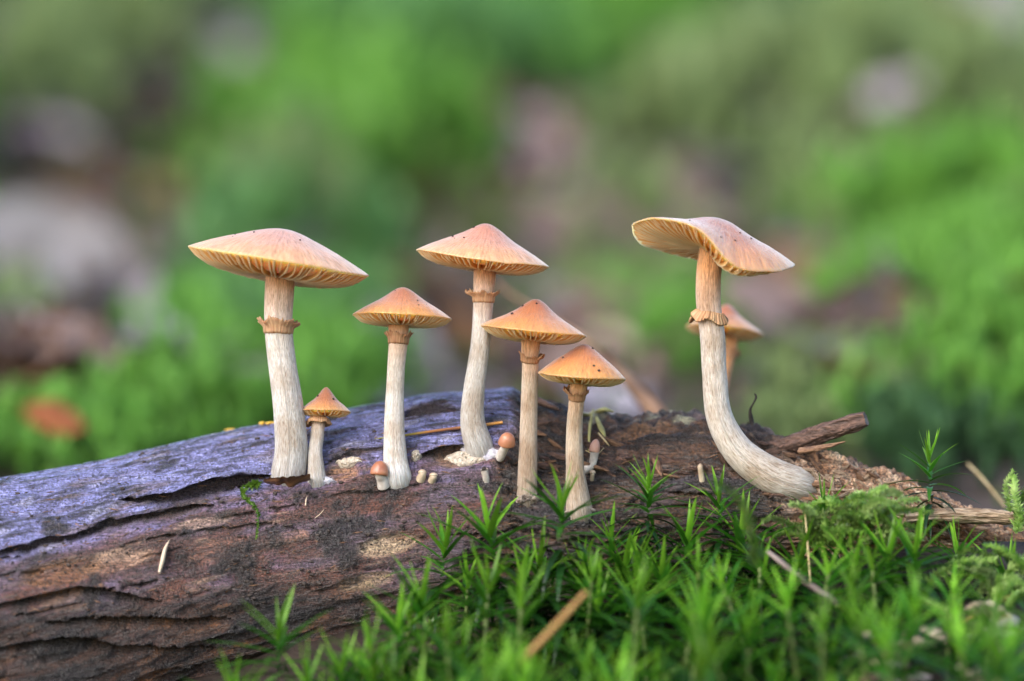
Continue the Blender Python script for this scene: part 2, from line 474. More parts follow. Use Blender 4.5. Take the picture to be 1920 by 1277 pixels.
    def crack(pts, wpx_, depth, lift=0.0, dark=1.0):
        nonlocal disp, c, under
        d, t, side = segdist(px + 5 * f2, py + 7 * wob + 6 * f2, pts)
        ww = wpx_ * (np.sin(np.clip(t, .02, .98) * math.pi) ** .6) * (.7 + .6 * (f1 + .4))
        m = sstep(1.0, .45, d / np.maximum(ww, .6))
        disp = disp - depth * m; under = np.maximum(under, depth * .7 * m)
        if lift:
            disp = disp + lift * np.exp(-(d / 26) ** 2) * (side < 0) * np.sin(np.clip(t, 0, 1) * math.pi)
        c = mix(c, (.06, .034, .022), m * .85 * dark)  # shade inside the gap, painted dark brown into the wood colour
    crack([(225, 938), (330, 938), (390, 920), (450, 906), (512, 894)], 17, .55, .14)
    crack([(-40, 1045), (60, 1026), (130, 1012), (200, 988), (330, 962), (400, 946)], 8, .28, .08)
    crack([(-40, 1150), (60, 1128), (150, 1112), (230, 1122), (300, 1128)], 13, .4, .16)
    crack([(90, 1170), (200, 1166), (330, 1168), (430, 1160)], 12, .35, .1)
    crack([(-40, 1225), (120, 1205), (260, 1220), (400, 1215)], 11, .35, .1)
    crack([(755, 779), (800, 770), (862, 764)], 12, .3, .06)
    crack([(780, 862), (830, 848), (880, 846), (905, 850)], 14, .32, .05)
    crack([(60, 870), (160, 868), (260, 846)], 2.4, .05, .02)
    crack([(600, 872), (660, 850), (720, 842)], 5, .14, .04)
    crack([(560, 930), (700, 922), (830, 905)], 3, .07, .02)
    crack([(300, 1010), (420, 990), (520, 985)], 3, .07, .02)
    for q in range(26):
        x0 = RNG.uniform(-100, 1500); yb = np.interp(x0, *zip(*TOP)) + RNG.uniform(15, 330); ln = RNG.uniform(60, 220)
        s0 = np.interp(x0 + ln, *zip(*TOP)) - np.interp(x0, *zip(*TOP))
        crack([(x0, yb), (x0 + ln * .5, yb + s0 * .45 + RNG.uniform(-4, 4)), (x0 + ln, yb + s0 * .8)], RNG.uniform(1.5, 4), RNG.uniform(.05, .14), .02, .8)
    m = sstep(.86, .97, ridge) * (.35 + .65 * rot); disp -= .12 * m; c = mix(c, dk, m * .7)
    m = sstep(.88, .98, ridge2) * (.4 + .6 * rot); disp -= .05 * m; c = mix(c, dk, m * .55)
    # ---- torn pale and orange scars
    for (ex, ey, rx, ry, colr, dp) in [(640, 885, 34, 16, (.42, .22, .11), .12), (870, 855, 60, 16, (.30, .17, .10), .12), (725, 1022, 66, 24, (.62, .46, .29), .10),
                                   (215, 1052, 75, 16, (.52, .33, .22), .05), (110, 1075, 80, 22, (.30, .14, .06), .10), (110, 1120, 110, 9, (.50, .24, .09), -.05), (690, 1088, 60, 15, (.45, .32, .19), .06), (1210, 800, 70, 12, (.38, .19, .09), .04),
                                   (1040, 830, 90, 55, (.045, .03, .026), .12), (1150, 880, 60, 20, (.05, .034, .03), .08), (1180, 850, 70, 14, (.28, .15, .10), .0), (370, 985, 60, 10, (.46, .31, .23), .02), (430, 1035, 90, 26, (.34, .16, .11), .0), (540, 1010, 40, 14, (.40, .20, .12), .0)]:
        d = np.hypot((px - ex + 22 * wob + 12 * f2) / rx, (py - ey + .18 * (px - ex) + 10 * f1 + 6 * f2) / ry)
        mm = sstep(1.1, .75, d)
        disp -= dp * mm * (1 + .6 * f2)
        c = mix(c, np.asarray(colr) * (1 + .0), mm * .85 * np.clip(.75 + .9 * f2, .2, 1))
    # ---- dirt clumps
    dirt = sstep(.12, .42, fbm(x * 1.1 + 2, arc * 1.5, 91, 4) + .30 * np.exp(-(((px - 640) / 130) ** 2 + ((py - 965) / 45) ** 2)) + .28 * np.exp(-(((px - 470) / 60) ** 2 + ((py - 1020) / 70) ** 2)) - .10 * blue) * (1 - crumb) * sstep(860, 920, py + 30 * wob)
    lump = np.abs(fbm(x * 7, arc * 7, 95, 3))
    disp += dirt * (.05 + .16 * lump - .03)
    c = mix(c, mix((.03, .024, .024), (.10, .086, .082), sstep(.05, .4, lump)), dirt * .85)
    spk = sstep(.42, .52, fbm(x * 6, arc * 7, 97, 2)); c = mix(c, dk, spk * .6)
    lum = c.mean(-1); c = c * ((np.clip(lum, .02, 1) / .14) ** .40)[..., None] * (1 + .35 * grain + .30 * f3)[..., None]
    c = c * (1 - .22 * (1 - blue) * (1 - crumb))[..., None]
    c = np.clip(c, .010, .8)
    P = P + nrm * disp[..., None]; P[..., 2] += under
    # close the left end out of view and the right tip
    V = P.reshape(-1, 3)
    F = grid_faces(NU, NT, True)
    global LPS
    LPS = P.copy()
    for _ in range(3):
        LPS = sum(np.roll(LPS, k, 0) for k in range(-5, 6)) / 11; LPS = sum(np.roll(LPS, k, 1) for k in range(-4, 5)) / 9
    return P, nrm, px, py, V, F, c.reshape(-1, 3)
LP, LN, LPX, LPY, _V, _F, _c = build_log()
log = thing('fallen_log', (0, 1.5, -2.6), 'rotting fallen log with bluish weathered wood and a crumbling broken end', 'log')
LOG0 = np.array([0, 1.5, -2.6])
M_log, n_, b_ = new_mat('weathered_wood')
a_ = N(n_, 'ShaderNodeVertexColor', layer_name='Col'); tc_ = N(n_, 'ShaderNodeTexCoord')
ff = coord_noise(n_, tc_.outputs['Object'], (320, 3200, 3200), 5, .65); fg = coord_noise(n_, tc_.outputs['Object'], 2600, 5, .65)
cc = mixc(n_, a_.outputs[0], ramp(n_, ff, [(.36, (.38, .36, .35)), (.64, (1.5, 1.5, 1.5))]), .85, 'MULTIPLY')
cc = mixc(n_, cc, ramp(n_, fg, [(.41, (.12, .11, .10)), (.5, (1.08, 1.08, 1.08)), (.62, (1.45, 1.45, 1.5))]), .85, 'MULTIPLY')
n_.links.new(cc, b_.inputs['Base Color'])
n_.links.new(ramp(n_, fg, [(.35, (.42,) * 3), (.62, (.12,) * 3)]), b_.inputs['Roughness'])
b_.inputs['Specular IOR Level'].default_value = .9
s_ = N(n_, 'ShaderNodeMath', operation='ADD'); n_.links.new(ff, s_.inputs[0]); n_.links.new(fg, s_.inputs[1])
bump(n_, b_, s_.outputs[0], .0006, 1.0)
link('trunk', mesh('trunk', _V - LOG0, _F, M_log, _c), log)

def logpt(px, py, soft=False):
    """point and normal on the log face under a pixel"""
    front = slice(0, 262)
    i = int(np.clip(np.argmin(np.abs(LPX[:, 120] - px)), 0, NU - 1))
    for _ in range(3):
        j = int(np.argmin(np.abs(LPY[i, front] - py)))
        i = int(np.argmin(np.abs(LPX[:, j] - px)))
    return (LPS if soft else LP)[i, j].copy(), LN[i, j].copy()

TPX, TPY = proj(LP[:, :262])
def logtrue(px, py, r=7.0):
    m = np.hypot(TPX - px, TPY - py) < r
    return at(px, py, float(LP[:, :262, 1][m].min())) if m.any() else logpt(px, py)[0]
# ------------------------------------------------------------------ mushrooms
M_gill = gill_mat('gill_flesh', (.84, .32, .08), (.90, .66, .32))
M_flesh = plain_mat('cap_flesh', (.90, .56, .24), (.94, .66, .32), 300, .7, .2)
_b = M_flesh.node_tree.nodes['Principled BSDF']; _b.inputs['Subsurface Weight'].default_value = .9; _b.inputs['Subsurface Radius'].default_value = (1, .55, .25); _b.inputs['Subsurface Scale'].default_value = .008
M_ring = ring_mat('ring_veil', (.34, .16, .075), (.66, .42, .24))
M_ringd = ring_mat('ring_veil_dark', (.22, .09, .04), (.56, .32, .17))
M_speck = plain_mat('dark_debris', (.012, .009, .008), (.05, .035, .025), 900, .7)

def rot_tilt(right, back):
    """cap axis: leans right by 'right' degrees, top away from the camera by 'back' degrees"""
    return np.array(Matrix.Rotation(math.radians(right), 3, 'Y') @ Matrix.Rotation(-math.radians(back), 3, 'X'))

def build_cap(root, base, centre, R, H, tilt, prof, mat, ngill, rim=None, rscale=None, seed=0, stem_r=.2, specks=4, gill_hang=.12, gmat=None, thick=.11):
    """prof(s) 1 at centre .. 0 at rim; rim(phi) lifts the edge (cm)"""
    M = rot_tilt(*tilt)
    nr, nf = 44, 240
    ph = np.linspace(0, 2 * math.pi, nf, endpoint=False)
    rim_f = rim or (lambda p: 0 * p); rs_f = rscale or (lambda p: 1 + 0 * p)
    def wav(p):
        return .018 * R * fbm(np.cos(p) * 1.8 + seed, np.sin(p) * 1.8, seed * 1.7, 3)
    def top(s, p):
        rr = R * s * rs_f(p) * (1 + (.02 * fbm(np.cos(p) * 4 + seed, np.sin(p) * 4, 2.2, 3) + .018 * np.minimum(0, fbm(np.cos(p) * 16 + seed, np.sin(p) * 16, 4.2, 2) + .15)) * s ** 3)
        z = H * prof(s) + (rim_f(p) + wav(p)) * s ** 2.2
        z = z + .012 * R * fbm(np.cos(p) * s * 3 + seed, np.sin(p) * s * 3, 5.5, 3)
        return rr, z
    def th(s):
        return R * thick * (1 - s) ** .75 + .018
    s = np.linspace(0, 1, nr) ** .8
    s[0] = .004
    SS, PP = np.meshgrid(s, ph, indexing='ij')
    rt, zt = top(SS, PP)
    Vt = np.stack([rt * np.cos(PP), rt * np.sin(PP), zt], -1).reshape(-1, 3)
    s2 = s[::-1][::2]; S2, P2 = np.meshgrid(s2, ph, indexing='ij')
    r2, z2 = top(S2, P2)
    r2 = r2 * (1 - .004)
    def mouth(ss, pp):
        hg = gill_hang(pp) if callable(gill_hang) else gill_hang
        return (rim_f(pp) + wav(pp)) * ss ** 2.2 - hg * (1 - ss ** 6.5) * (1 - .22 * sstep(.38, .14, ss))
    gdep = .085 * min(1.0, .35 + R / 2)
    z2 = np.minimum(z2 - .018, mouth(S2, P2) + gdep * np.minimum(1, (1 - S2) * 9))
    Vb = np.stack([r2 * np.cos(P2), r2 * np.sin(P2), z2], -1).reshape(-1, 3)
    V = np.vstack([Vt, Vb])
    nrow = nr + len(s2)
    F = grid_faces(nrow, nf, True).tolist()
    F.append(list(range(nf))[::-1]); F.append([(nrow - 1) * nf + k for k in range(nf)])
    uv = np.stack([np.concatenate([PP.ravel(), P2.ravel()]) / (2 * math.pi), np.concatenate([SS.ravel(), S2.ravel()])], -1)
    W = V @ M.T + centre - base
    fm = (np.arange(len(F)) >= (nr - 1) * nf).astype(int); fm[(nr - 1) * nf:nr * nf] = 0; fm[-2] = 0
    cap = link('cap', mesh('cap', W, F, [mat, M_flesh], None, uv, True, fm), root)
    # gills: thin blades from the flesh down to the mouth of the cap
    gv, gf, gc = [], [], []
    nseg = 12
    rr_ = np.random.RandomState(int(seed * 10) + 1)
    for k in range(ngill * 2):
        p0 = 2 * math.pi * (k + rr_.uniform(-.22, .22)) / (ngill * 2)
        s0 = stem_r / R * .85 if k % 2 == 0 else (.45 + .35 * rr_.rand() if k % 4 == 1 else .62 + .25 * rr_.rand())
        ss = np.linspace(s0, .992, nseg)
        pp = p0 + .05 * np.sin((ss - s0) * 5 + seed + k) * .35 + .02 * fbm(ss * 4, np.full(nseg, k * .7), seed, 2)
        r, z = top(ss, pp)
        zu = np.minimum(z - .018, mouth(ss, pp) + gdep * np.minimum(1, (1 - ss) * 9)) + .012
        hang = -(gill_hang(pp) if callable(gill_hang) else gill_hang) * (1 - ss ** 6.5) * (1 - .22 * sstep(.38, .14, ss))
        zl = (rim_f(pp) + wav(pp)) * ss ** 2.2 + hang - .006
        ramp_in = sstep(0, .16, ss - s0) if k % 2 else 1.0
        zl = zu - np.maximum(zu - zl, .012) * np.maximum(ramp_in, .12) * (1 if k % 2 == 0 else .86)
        zl = zl + .004 * rr_.randn(nseg)
        tw = (.0085 + .003 * (1 - ss)) * min(1, .45 + R / 2)
        cx, sx = np.cos(pp), np.sin(pp)
        zm = zu + (zl - zu) * .72
        o = len(gv)
        for i in range(nseg):
            for wd, zz, ed in ((-1.3, zu[i], 0), (-.7, zm[i], 0), (-1.0, zl[i], 1), (1.0, zl[i], 1), (.7, zm[i], 0), (1.3, zu[i], 0)):
                gv.append((r[i] * cx[i] - sx[i] * tw[i] * wd, r[i] * sx[i] + cx[i] * tw[i] * wd, zz)); gc.append((ss[i], ed, 0))
        for i in range(nseg - 1):
            for q in range(5):
                a = o + 6 * i + q; gf.append([a, a + 1, a + 7, a + 6])
    G = np.array(gv) @ M.T + centre - base
    g = link('gills', mesh('gills', G, np.array(gf), gmat or M_gill, np.array(gc)), cap)
    tag(g, kind='stuff')
    if specks:
        dv, df = [], []
        for k in range(specks):
            p0 = rr_.uniform(math.pi * 1.05, math.pi * 1.95); s0 = rr_.uniform(.2, .85)
            r, z = top(np.array(s0), np.array(p0))
            cpt = np.array([r * math.cos(p0), r * math.sin(p0), z])
            blob(dv, df, cpt, rr_.uniform(.012, .03), rr_)
        D = np.array(dv) @ M.T + centre - base
        tag(link('dirt_specks', mesh('dirt_specks', D, df, M_speck, smooth=False), cap), kind='stuff')
    return cap

def blob(dv, df, c, r, rr, sq=(1, 1, 1)):
    o = len(dv)
    t = (1 + 5 ** .5) / 2
    base = np.array([(-1, t, 0), (1, t, 0), (-1, -t, 0), (1, -t, 0), (0, -1, t), (0, 1, t), (0, -1, -t), (0, 1, -t), (t, 0, -1), (t, 0, 1), (-t, 0, -1), (-t, 0, 1)]) / 1.9
    base = base * (1 + .35 * rr.uniform(-1, 1, (12, 1))) * np.array(sq)
    for b in base: dv.append(tuple(c + r * b))
    for f in [(0,11,5),(0,5,1),(0,1,7),(0,7,10),(0,10,11),(1,5,9),(5,11,4),(11,10,2),(10,7,6),(7,1,8),(3,9,4),(3,4,2),(3,2,6),(3,6,8),(3,8,9),(4,9,5),(2,4,11),(6,2,10),(8,6,7),(9,8,1)]:
        df.append([o + q for q in f])

def build_stem(root, base, pts, widths, low=(.56, .54, .51), high=(.72, .67, .61), top=(.82, .40, .16), stain=.6, seed=0, name='stem'):
    pts = np.asarray(pts, float)
    V, F, uv = tube(pts, np.asarray(widths) / 2.0, 110, 56, 1.0, .05, 1.6, seed, .05)
    H = uv[:, 1].max()
    return link(name, mesh(name, V - base, F, stem_mat('stipe', low, high, top, H, stain), None, uv), root)

def build_ring(root, base, centre, axis, r0, r1, h, style='band', seed=0, mat=None, lop=(0, 0), frill=.4):
    """frilled collar left by the veil. lop=(angle,amount): flares further on one side"""
    nf = 144
    ph = np.linspace(0, 2 * math.pi, nf, endpoint=False)
    ext = fbm(np.cos(ph) * 2.2 + seed, np.sin(ph) * 2.2, seed, 3)
    fr = fbm(np.cos(ph) * 9 + seed, np.sin(ph) * 9, 3.1, 2)
    st = np.cos(ph * 46 + 2 * ext * 6)
    side = np.maximum(0, np.cos(ph - lop[0])) ** 2 * lop[1]
    ro = r1 * (1 + .20 * ext + frill * .35 * fr + .025 * st) + side
    if style in ('band', 'flare'):     # thin torn cup, lip turned out
        prof = [(r0 * .9, h * .12), (r0 * 1.05, h * .20), (ro * .9, h * .40), (ro, h * .5), (ro * 1.01, h * .44), (ro * .9, h * .27), (r0 * 1.13, h * .0), (r0 * 1.09, -h * .38), (r0 * 1.02, -h * .6), (r0 * .9, -h * .55)]
    else:                   # skirt opening downwards
        prof = [(r0 * .9, h * .5), (r0 * 1.06, h * .5), (ro * .8, h * .15), (ro, -h * .35), (ro * .97, -h * .5), (ro * .78, -h * .1), (r0 * 1.04, h * .1), (r0 * .9, h * .1)]
    rows, uv = [], []
    wav = h * .55 * fbm(np.cos(ph) * 1.5 + seed + 4, np.sin(ph) * 1.5, 7, 2) + h * .22 * fr
    for k, (r, z) in enumerate(prof):
        r = np.asarray(r) * np.ones(nf); zz = z + wav * np.clip((r - r0) / max(1e-6, (r1 - r0)), 0, 1.3) + .012 * st * (0 < k < len(prof) - 1) * .6
        rows.append(np.stack([r * np.cos(ph), r * np.sin(ph), zz], -1)); uv.append(np.stack([ph / (2 * math.pi), np.full(nf, k / 8.)], -1))
    V = np.concatenate(rows); n = len(prof)
    a = np.asarray(axis, float); a /= np.linalg.norm(a)
    e1 = np.array([1.0, 0, 0]); e1 -= a * e1.dot(a); e1 /= np.linalg.norm(e1); e2 = np.cross(a, e1)
    V = V @ np.stack([e1, e2, a]) + centre - base
    F = grid_faces(n, nf, True); F = np.vstack([F, np.stack([(n - 1) * nf + np.arange(nf), np.arange(nf), (np.arange(nf) + 1) % nf, (n - 1) * nf + (np.arange(nf) + 1) % nf], -1)])
    return link('ring', mesh('ring', V, F, mat or M_ring, None, np.concatenate(uv)), root)

P_umbo = lambda k, wd, p: (lambda s: ((1 - k) * (1 - s ** p) + k * (np.exp(-(s / wd) ** 2) - math.exp(-1 / wd ** 2))))
GROUP = None
def mushroom(label, cap_c, cap_y, R, H, tilt, prof, cmat, stem_px, stem_w, ring, ngill, base_y=None, rim=None, rscale=None, seed=1.0, sink=.12, specks=4, stem_cols={}, gill_hang=.12, attach=0.0, gmat=None, ybend=None):
    """stem_px: pixel path from base to cap; ring: (t along stem, r1, h, style, tiltaxis, lop, mat)"""
    b = logpt(*stem_px[0])[0] if base_y is None else at(*stem_px[0], base_y)
    n = len(stem_px)
    pts = []
    for i, (x, y) in enumerate(stem_px):
        t = i / (n - 1)
        yy = b[1] + (cap_y - b[1]) * t if ybend is None else ybend[i]
        pts.append(at(x, y, yy))
    pts = np.array(pts)
    base = pts[0].copy()
    root = thing('mushroom', base, label, 'mushroom', GROUP)
    d0 = pts[0] - pts[1]; d0 /= np.linalg.norm(d0)
    pts[0] = pts[0] + np.array([0, .06, 0]); dd = d0 * .55 + np.array([0, .8, 0]); dd /= np.linalg.norm(dd)
    sp = np.vstack([pts[0] + dd * (.25 + stem_w[0] / 250.), pts]); sw = [stem_w[0] * 1.05] + list(stem_w)
    cc = at(*cap_c, cap_y)
    M = rot_tilt(*tilt); ax = M @ np.array([0, 0, 1.0])
    sp = np.vstack([sp, cc + ax * (H * .55)]); sw = sw + [stem_w[-1] * 1.0]
    wsc = np.array(sw) / 100.0
    st = build_stem(root, base, sp, wsc, seed=seed, **stem_cols)
    build_cap(root, base, cc, R / 100., H / 1., tilt, prof, cmat, ngill, rim, rscale, seed, stem_w[-1] / 200., specks, gill_hang, gmat)
    if ring:
        rpx, rpy, r1, h, style, axis, lop, rm = ring
        C = spline(np.hstack([sp, wsc[:, None] / 2]), 200)
        qx, qy = proj(C[:, :3]); i = int(np.argmin(np.hypot(qx - rpx, qy - rpy)))
        T = C[min(i + 3, 199), :3] - C[max(i - 3, 0), :3]; T /= np.linalg.norm(T)
        T = T + np.asarray(axis)
        build_ring(st, base, C[i, :3], T, C[i, 3] * 1.0, r1 / 100., h / 100., style, seed, rm, lop)
    return root

tanp = cap_mat('cap_pale', (.52, .235, .18), (.66, .30, .18), (.74, .365, .175), .36)
tan2 = cap_mat('cap_tan', (.47, .195, .13), (.64, .28, .165), (.74, .36, .17), .34)
orn = cap_mat('cap_orange', (.36, .12, .055), (.55, .20, .075), (.66, .28, .09), .30)
brn = cap_mat('cap_brown', (.38, .15, .08), (.46, .17, .07), (.62, .28, .10), .36)
wine = cap_mat('cap_russet', (.44, .18, .12), (.50, .19, .10), (.66, .31, .14), .24)

GROUP = None
# the broad flat cap
mushroom('tall mushroom with the broadest low domed cap and a thick pale stem', (522, 494), -.15, 171, .66, (9.5, 1.5), P_umbo(.26, .36, 2.2), tanp,
         [(541, 887), (546, 840), (540, 760), (529, 680), (522, 605), (525, 520)], [66, 62, 56, 52, 52, 56],
         (522, 614, 40, 22, 'band', (.10, .05, 0), (0, 0), M_ring), 62, seed=1.3, gill_hang=.30,
         rim=lambda p: .05 * np.cos(2 * p) + .02 * np.sin(p * 3))
mushroom('small mushroom with a brown cone cap beside the thickest pale stem', (610, 771), .05, 48, .45, (2, 4), P_umbo(.38, .3, 1.7), brn,
         [(594, 900), (591, 850), (595, 815), (599, 780)], [36, 27, 25, 25],
         (598, 789, 24, 15, 'skirt', (-.1, 0, 0), (0, 0), M_ring), 20, seed=2.1, specks=2, gill_hang=.10)
mushroom('slender mushroom with a bulbous white base and upturned dark ring', (754, 594), -.1, 93, .55, (3, 2.5), P_umbo(.34, .33, 2.0), orn,
         [(744, 893), (741, 860), (739, 790), (742, 700), (747, 640), (748, 602)], [54, 45, 37, 33, 36, 39],
         (746, 634, 25, 20, 'flare', (.02, 0, 0), (0, 0), M_ringd), 42, seed=3.2,
         stem_cols=dict(low=(.80, .78, .76), high=(.68, .62, .54)), gill_hang=.17)
mushroom('tall mushroom with a pale broad cone cap and cuff ring, beside the pine needle', (905, 488), .1, 126, .69, (7.5, 0), P_umbo(.30, .32, 1.75), tan2,
         [(898, 838), (886, 790), (889, 730), (900, 650), (906, 570), (909, 505)], [55, 46, 40, 36, 38, 43],
         (906, 556, 30, 20, 'band', (-.03, 0, 0), (math.pi * 1.05, .04), M_ring), 50, seed=4.4, gill_hang=.19, rim=lambda p: .04 * np.cos(2 * p))
mushroom('mushroom with a copper umbonate cap in front of a taller pale stem', (1000, 623), -.45, 99, .62, (6, 1.5), P_umbo(.38, .32, 1.85), orn,
         [(988, 930), (990, 860), (992, 770), (994, 690), (995, 640)], [39, 35, 31, 31, 36],
         (995, 671, 21, 15, 'flare', (.12, .0, 0), (math.pi * .02, .05), M_ringd), 42, seed=5.6, gill_hang=.17, rim=lambda p: .03 * np.cos(2 * p),
         stem_cols=dict(low=(.52, .42, .33), high=(.64, .52, .40), stain=.9))
mushroom('short mushroom with a coppery domed cap and ragged brown ring', (1091, 708), -.6, 82, .62, (5, 1), P_umbo(.15, .30, 1.7), orn,
         [(1086, 955), (1079, 890), (1077, 810), (1081, 750), (1086, 715)], [50, 36, 30, 29, 33],
         (1081, 739, 21, 18, 'flare', (-.03, 0, 0), (math.pi * 1.0, .06), M_ringd), 36, seed=6.1, gill_hang=.13, rim=lambda p: .03 * np.cos(2 * p + .5),
         stem_cols=dict(low=(.60, .50, .40), high=(.62, .50, .37), stain=.8))
# the wavy cap on the bent stem
def wavy(p):
    # phi: 0 right, pi/2 back, pi left, 3pi/2 front
    k = np.array([0, .25, .5, .8, .92, 1.0, 1.19, 1.38, 1.45, 1.50, 1.56, 1.64, 1.75, 1.9, 2.0]) * math.pi
    v = np.array([0, -.08, -.24, -.26, -.10, 0, .13, .17, .06, -.16, -.38, -.44, -.32, -.10, 0])
    q = np.mod(np.asarray(p, float), 2 * math.pi)
    return sum(np.interp(np.mod(q + dq, 2 * math.pi), k, v) for dq in (-.12, -.06, 0, .06, .12)) / 5
mushroom('mushroom with a wavy upturned cap on a thick curved stem', (1338, 458), -.2, 157, .50, (13.5, 1), P_umbo(.40, .34, 2.4), wine,
         [(1492, 908), (1443, 890), (1385, 846), (1349, 782), (1340, 700), (1336, 630), (1328, 560), (1331, 492)], [66, 68, 58, 50, 46, 47, 46, 47],
         (1331, 593, 33, 20, 'skirt', (.34, 0, 0), (math.pi * 1.02, .06), M_ring), 58, seed=7.7, rim=wavy, gill_hang=lambda p: .14 + .24 * np.exp(-((np.mod(p, 2 * math.pi) - 1.64 * math.pi) / .55) ** 2), specks=8,
         stem_cols=dict(low=(.60, .54, .47), high=(.70, .64, .57), stain=.85))
mushroom('blurred small mushroom standing behind the thick curved stem', (1358, 620), 3.9, 77, .52, (7, 6), P_umbo(.40, .30, 1.9), orn,
         [(1346, 858), (1349, 760), (1360, 695), (1371, 640)], [30, 25, 24, 26],
         (1368, 665, 20, 20, 'band', (0, 0, 0), (0, 0), M_ringd), 30, base_y=3.2, seed=8.8, gill_hang=.12,
         stem_cols=dict(low=(.60, .40, .25), high=(.62, .33, .15)))

# ------------------------------------------------------------------ buttons and pins
M_but = plain_mat('button_skin', (.30, .10, .05), (.50, .22, .12), 350, .3, .6, .0002)
M_butp = plain_mat('button_pink', (.48, .24, .17), (.60, .36, .27), 350, .35, .5, .0002)
M_pale = plain_mat('pale_stalk', (.34, .28, .24), (.70, .64, .58), 500, .5, .4, .0002)
def button(label, cpx, R, H, tilt, stem, sw, cm, dy=-.15, seed=1., name='mushroom_button', cat='mushroom', sm=None):
    b, nn = logpt(*stem[0]); b = b + nn * .0
    pts = [at(x, y, b[1] + (dy * i / (len(stem) - 1))) for i, (x, y) in enumerate(stem)]
    pts = np.array(pts); root = thing(name, pts[0], label, cat)
    cc = at(*cpx, pts[-1][1]); M = rot_tilt(*tilt); ax = M @ np.array([0, 0, 1.])
    sp = np.vstack([pts[0] + (pts[0] - pts[1]) * .2, pts, cc + ax * H / 100. * .3])
    V, F, uv = tube(sp, np.array([sw[0]] + sw + [sw[-1]]) / 200., 30, 20, 1, .06, 1.5, seed, .04)
    link('stem', mesh('stem', V - pts[0], F, sm or M_pale, None, uv), root)
    ph = np.linspace(0, 2 * math.pi, 32, endpoint=False); rows = []
    for a in np.linspace(.02, 1, 14):
        t = a * math.pi * .5
        rows.append(np.stack([np.sin(t) * np.cos(ph) * R, np.sin(t) * np.sin(ph) * R, H * np.cos(t) ** .9 + 0 * ph], -1))
    for (f, z) in ((.97, -.10), (.85, -.16), (.6, -.10), (.2, -.05)):
        rows.append(np.stack([np.cos(ph) * R * f, np.sin(ph) * R * f, H * z + 0 * ph], -1))
    V = np.concatenate(rows) / 100.
    V *= (1 + .07 * fbm(V[:, 0] * 9 + seed, V[:, 1] * 9, V[:, 2] * 9, 3))[:, None]
    F = grid_faces(18, 32, True).tolist() + [list(range(32))[::-1], [17 * 32 + k for k in range(32)]]
    link('cap', mesh('cap', V @ M.T + cc - pts[0], F, cm), root)
    return root
button('tiny reddish mushroom button leaning against the bulbous white base', (711, 888), 17, 24, (6, 5), [(719, 910), (716, 898), (712, 890)], [24, 21, 19], M_but, seed=1.)
button('tiny glossy red-brown button at the fuzzy foot of the tall pale stem', (950, 832), 16, 22, (8, -25), [(938, 856), (944, 844), (950, 834)], [18, 16, 15], M_but, -.3, seed=2.)
button('dusty pinkish button bent over beside the ragged-ringed stem', (1114, 845), 10, 22, (12, 0), [(1098, 880), (1110, 872), (1115, 848)], [18, 14, 17], M_butp, -.1, seed=3.)
button('white stalked button with pink cap lying along the curved stem', (1408, 818), 16, 20, (-75, 10), [(1478, 848), (1450, 832), (1415, 821)], [34, 28, 23], M_butp, -.25, seed=4.)
button('smaller white button tucked under the pink-capped lying one', (1442, 842), 13, 15, (-65, -10), [(1478, 862), (1462, 853), (1446, 845)], [30, 24, 18], M_butp, -.2, seed=5.)
M_pin = plain_mat('pin_cream', (.36, .26, .17), (.62, .50, .36), 500, .45, .45, .0002)
for lab, c, R, H, st, sw in [
        ('cream pinhead beside the white crust, taller of the pair', (792, 887), 8, 7, [(789, 898), (792, 889)], [18, 14]),
        ('cream pinhead beside the white crust, flatter of the pair', (813, 892), 8, 6, [(810, 900), (813, 894)], [16, 13]),
        ('lone pale pinhead on the bluish wood of the log', (161, 930), 7, 9, [(160, 942), (161, 932)], [9, 11]),
        ('white pin behind the moss under the curved stem', (1313, 876), 5, 7, [(1316, 898), (1313, 878)], [11, 10]),
        ('tiny white pin below the dusty bent button', (1111, 887), 6, 6, [(1110, 898), (1111, 889)], [8, 8])]:
    button(lab, c, R, H, (0, 10), st, sw, M_pin, -.08, seed=c[0] * .01, name='mushroom_pin', sm=M_pin)
# stub of a broken-off stalk
b, _ = logpt(912, 905)
r = thing('stalk_stub', b, 'white broken stalk stub with a dark hollow tip', 'stub')
V, F, uv = tube([at(913, 912, b[1] + .1), at(911, 895, b[1] - .05), at(908, 880, b[1] - .1)], [.06, .065, .075], 16, 18, 1, .12, 1.5, 2, .1)
link('stalk', mesh('stalk', V - b, F, M_pale, None, uv), r)
V, F, uv = tube([at(908, 882, b[1] - .12), at(907, 876, b[1] - .1)], [.055, .03], 6, 12, 1, .2, 2, 3)
link('tip', mesh('tip', V - b, F, M_speck), r)


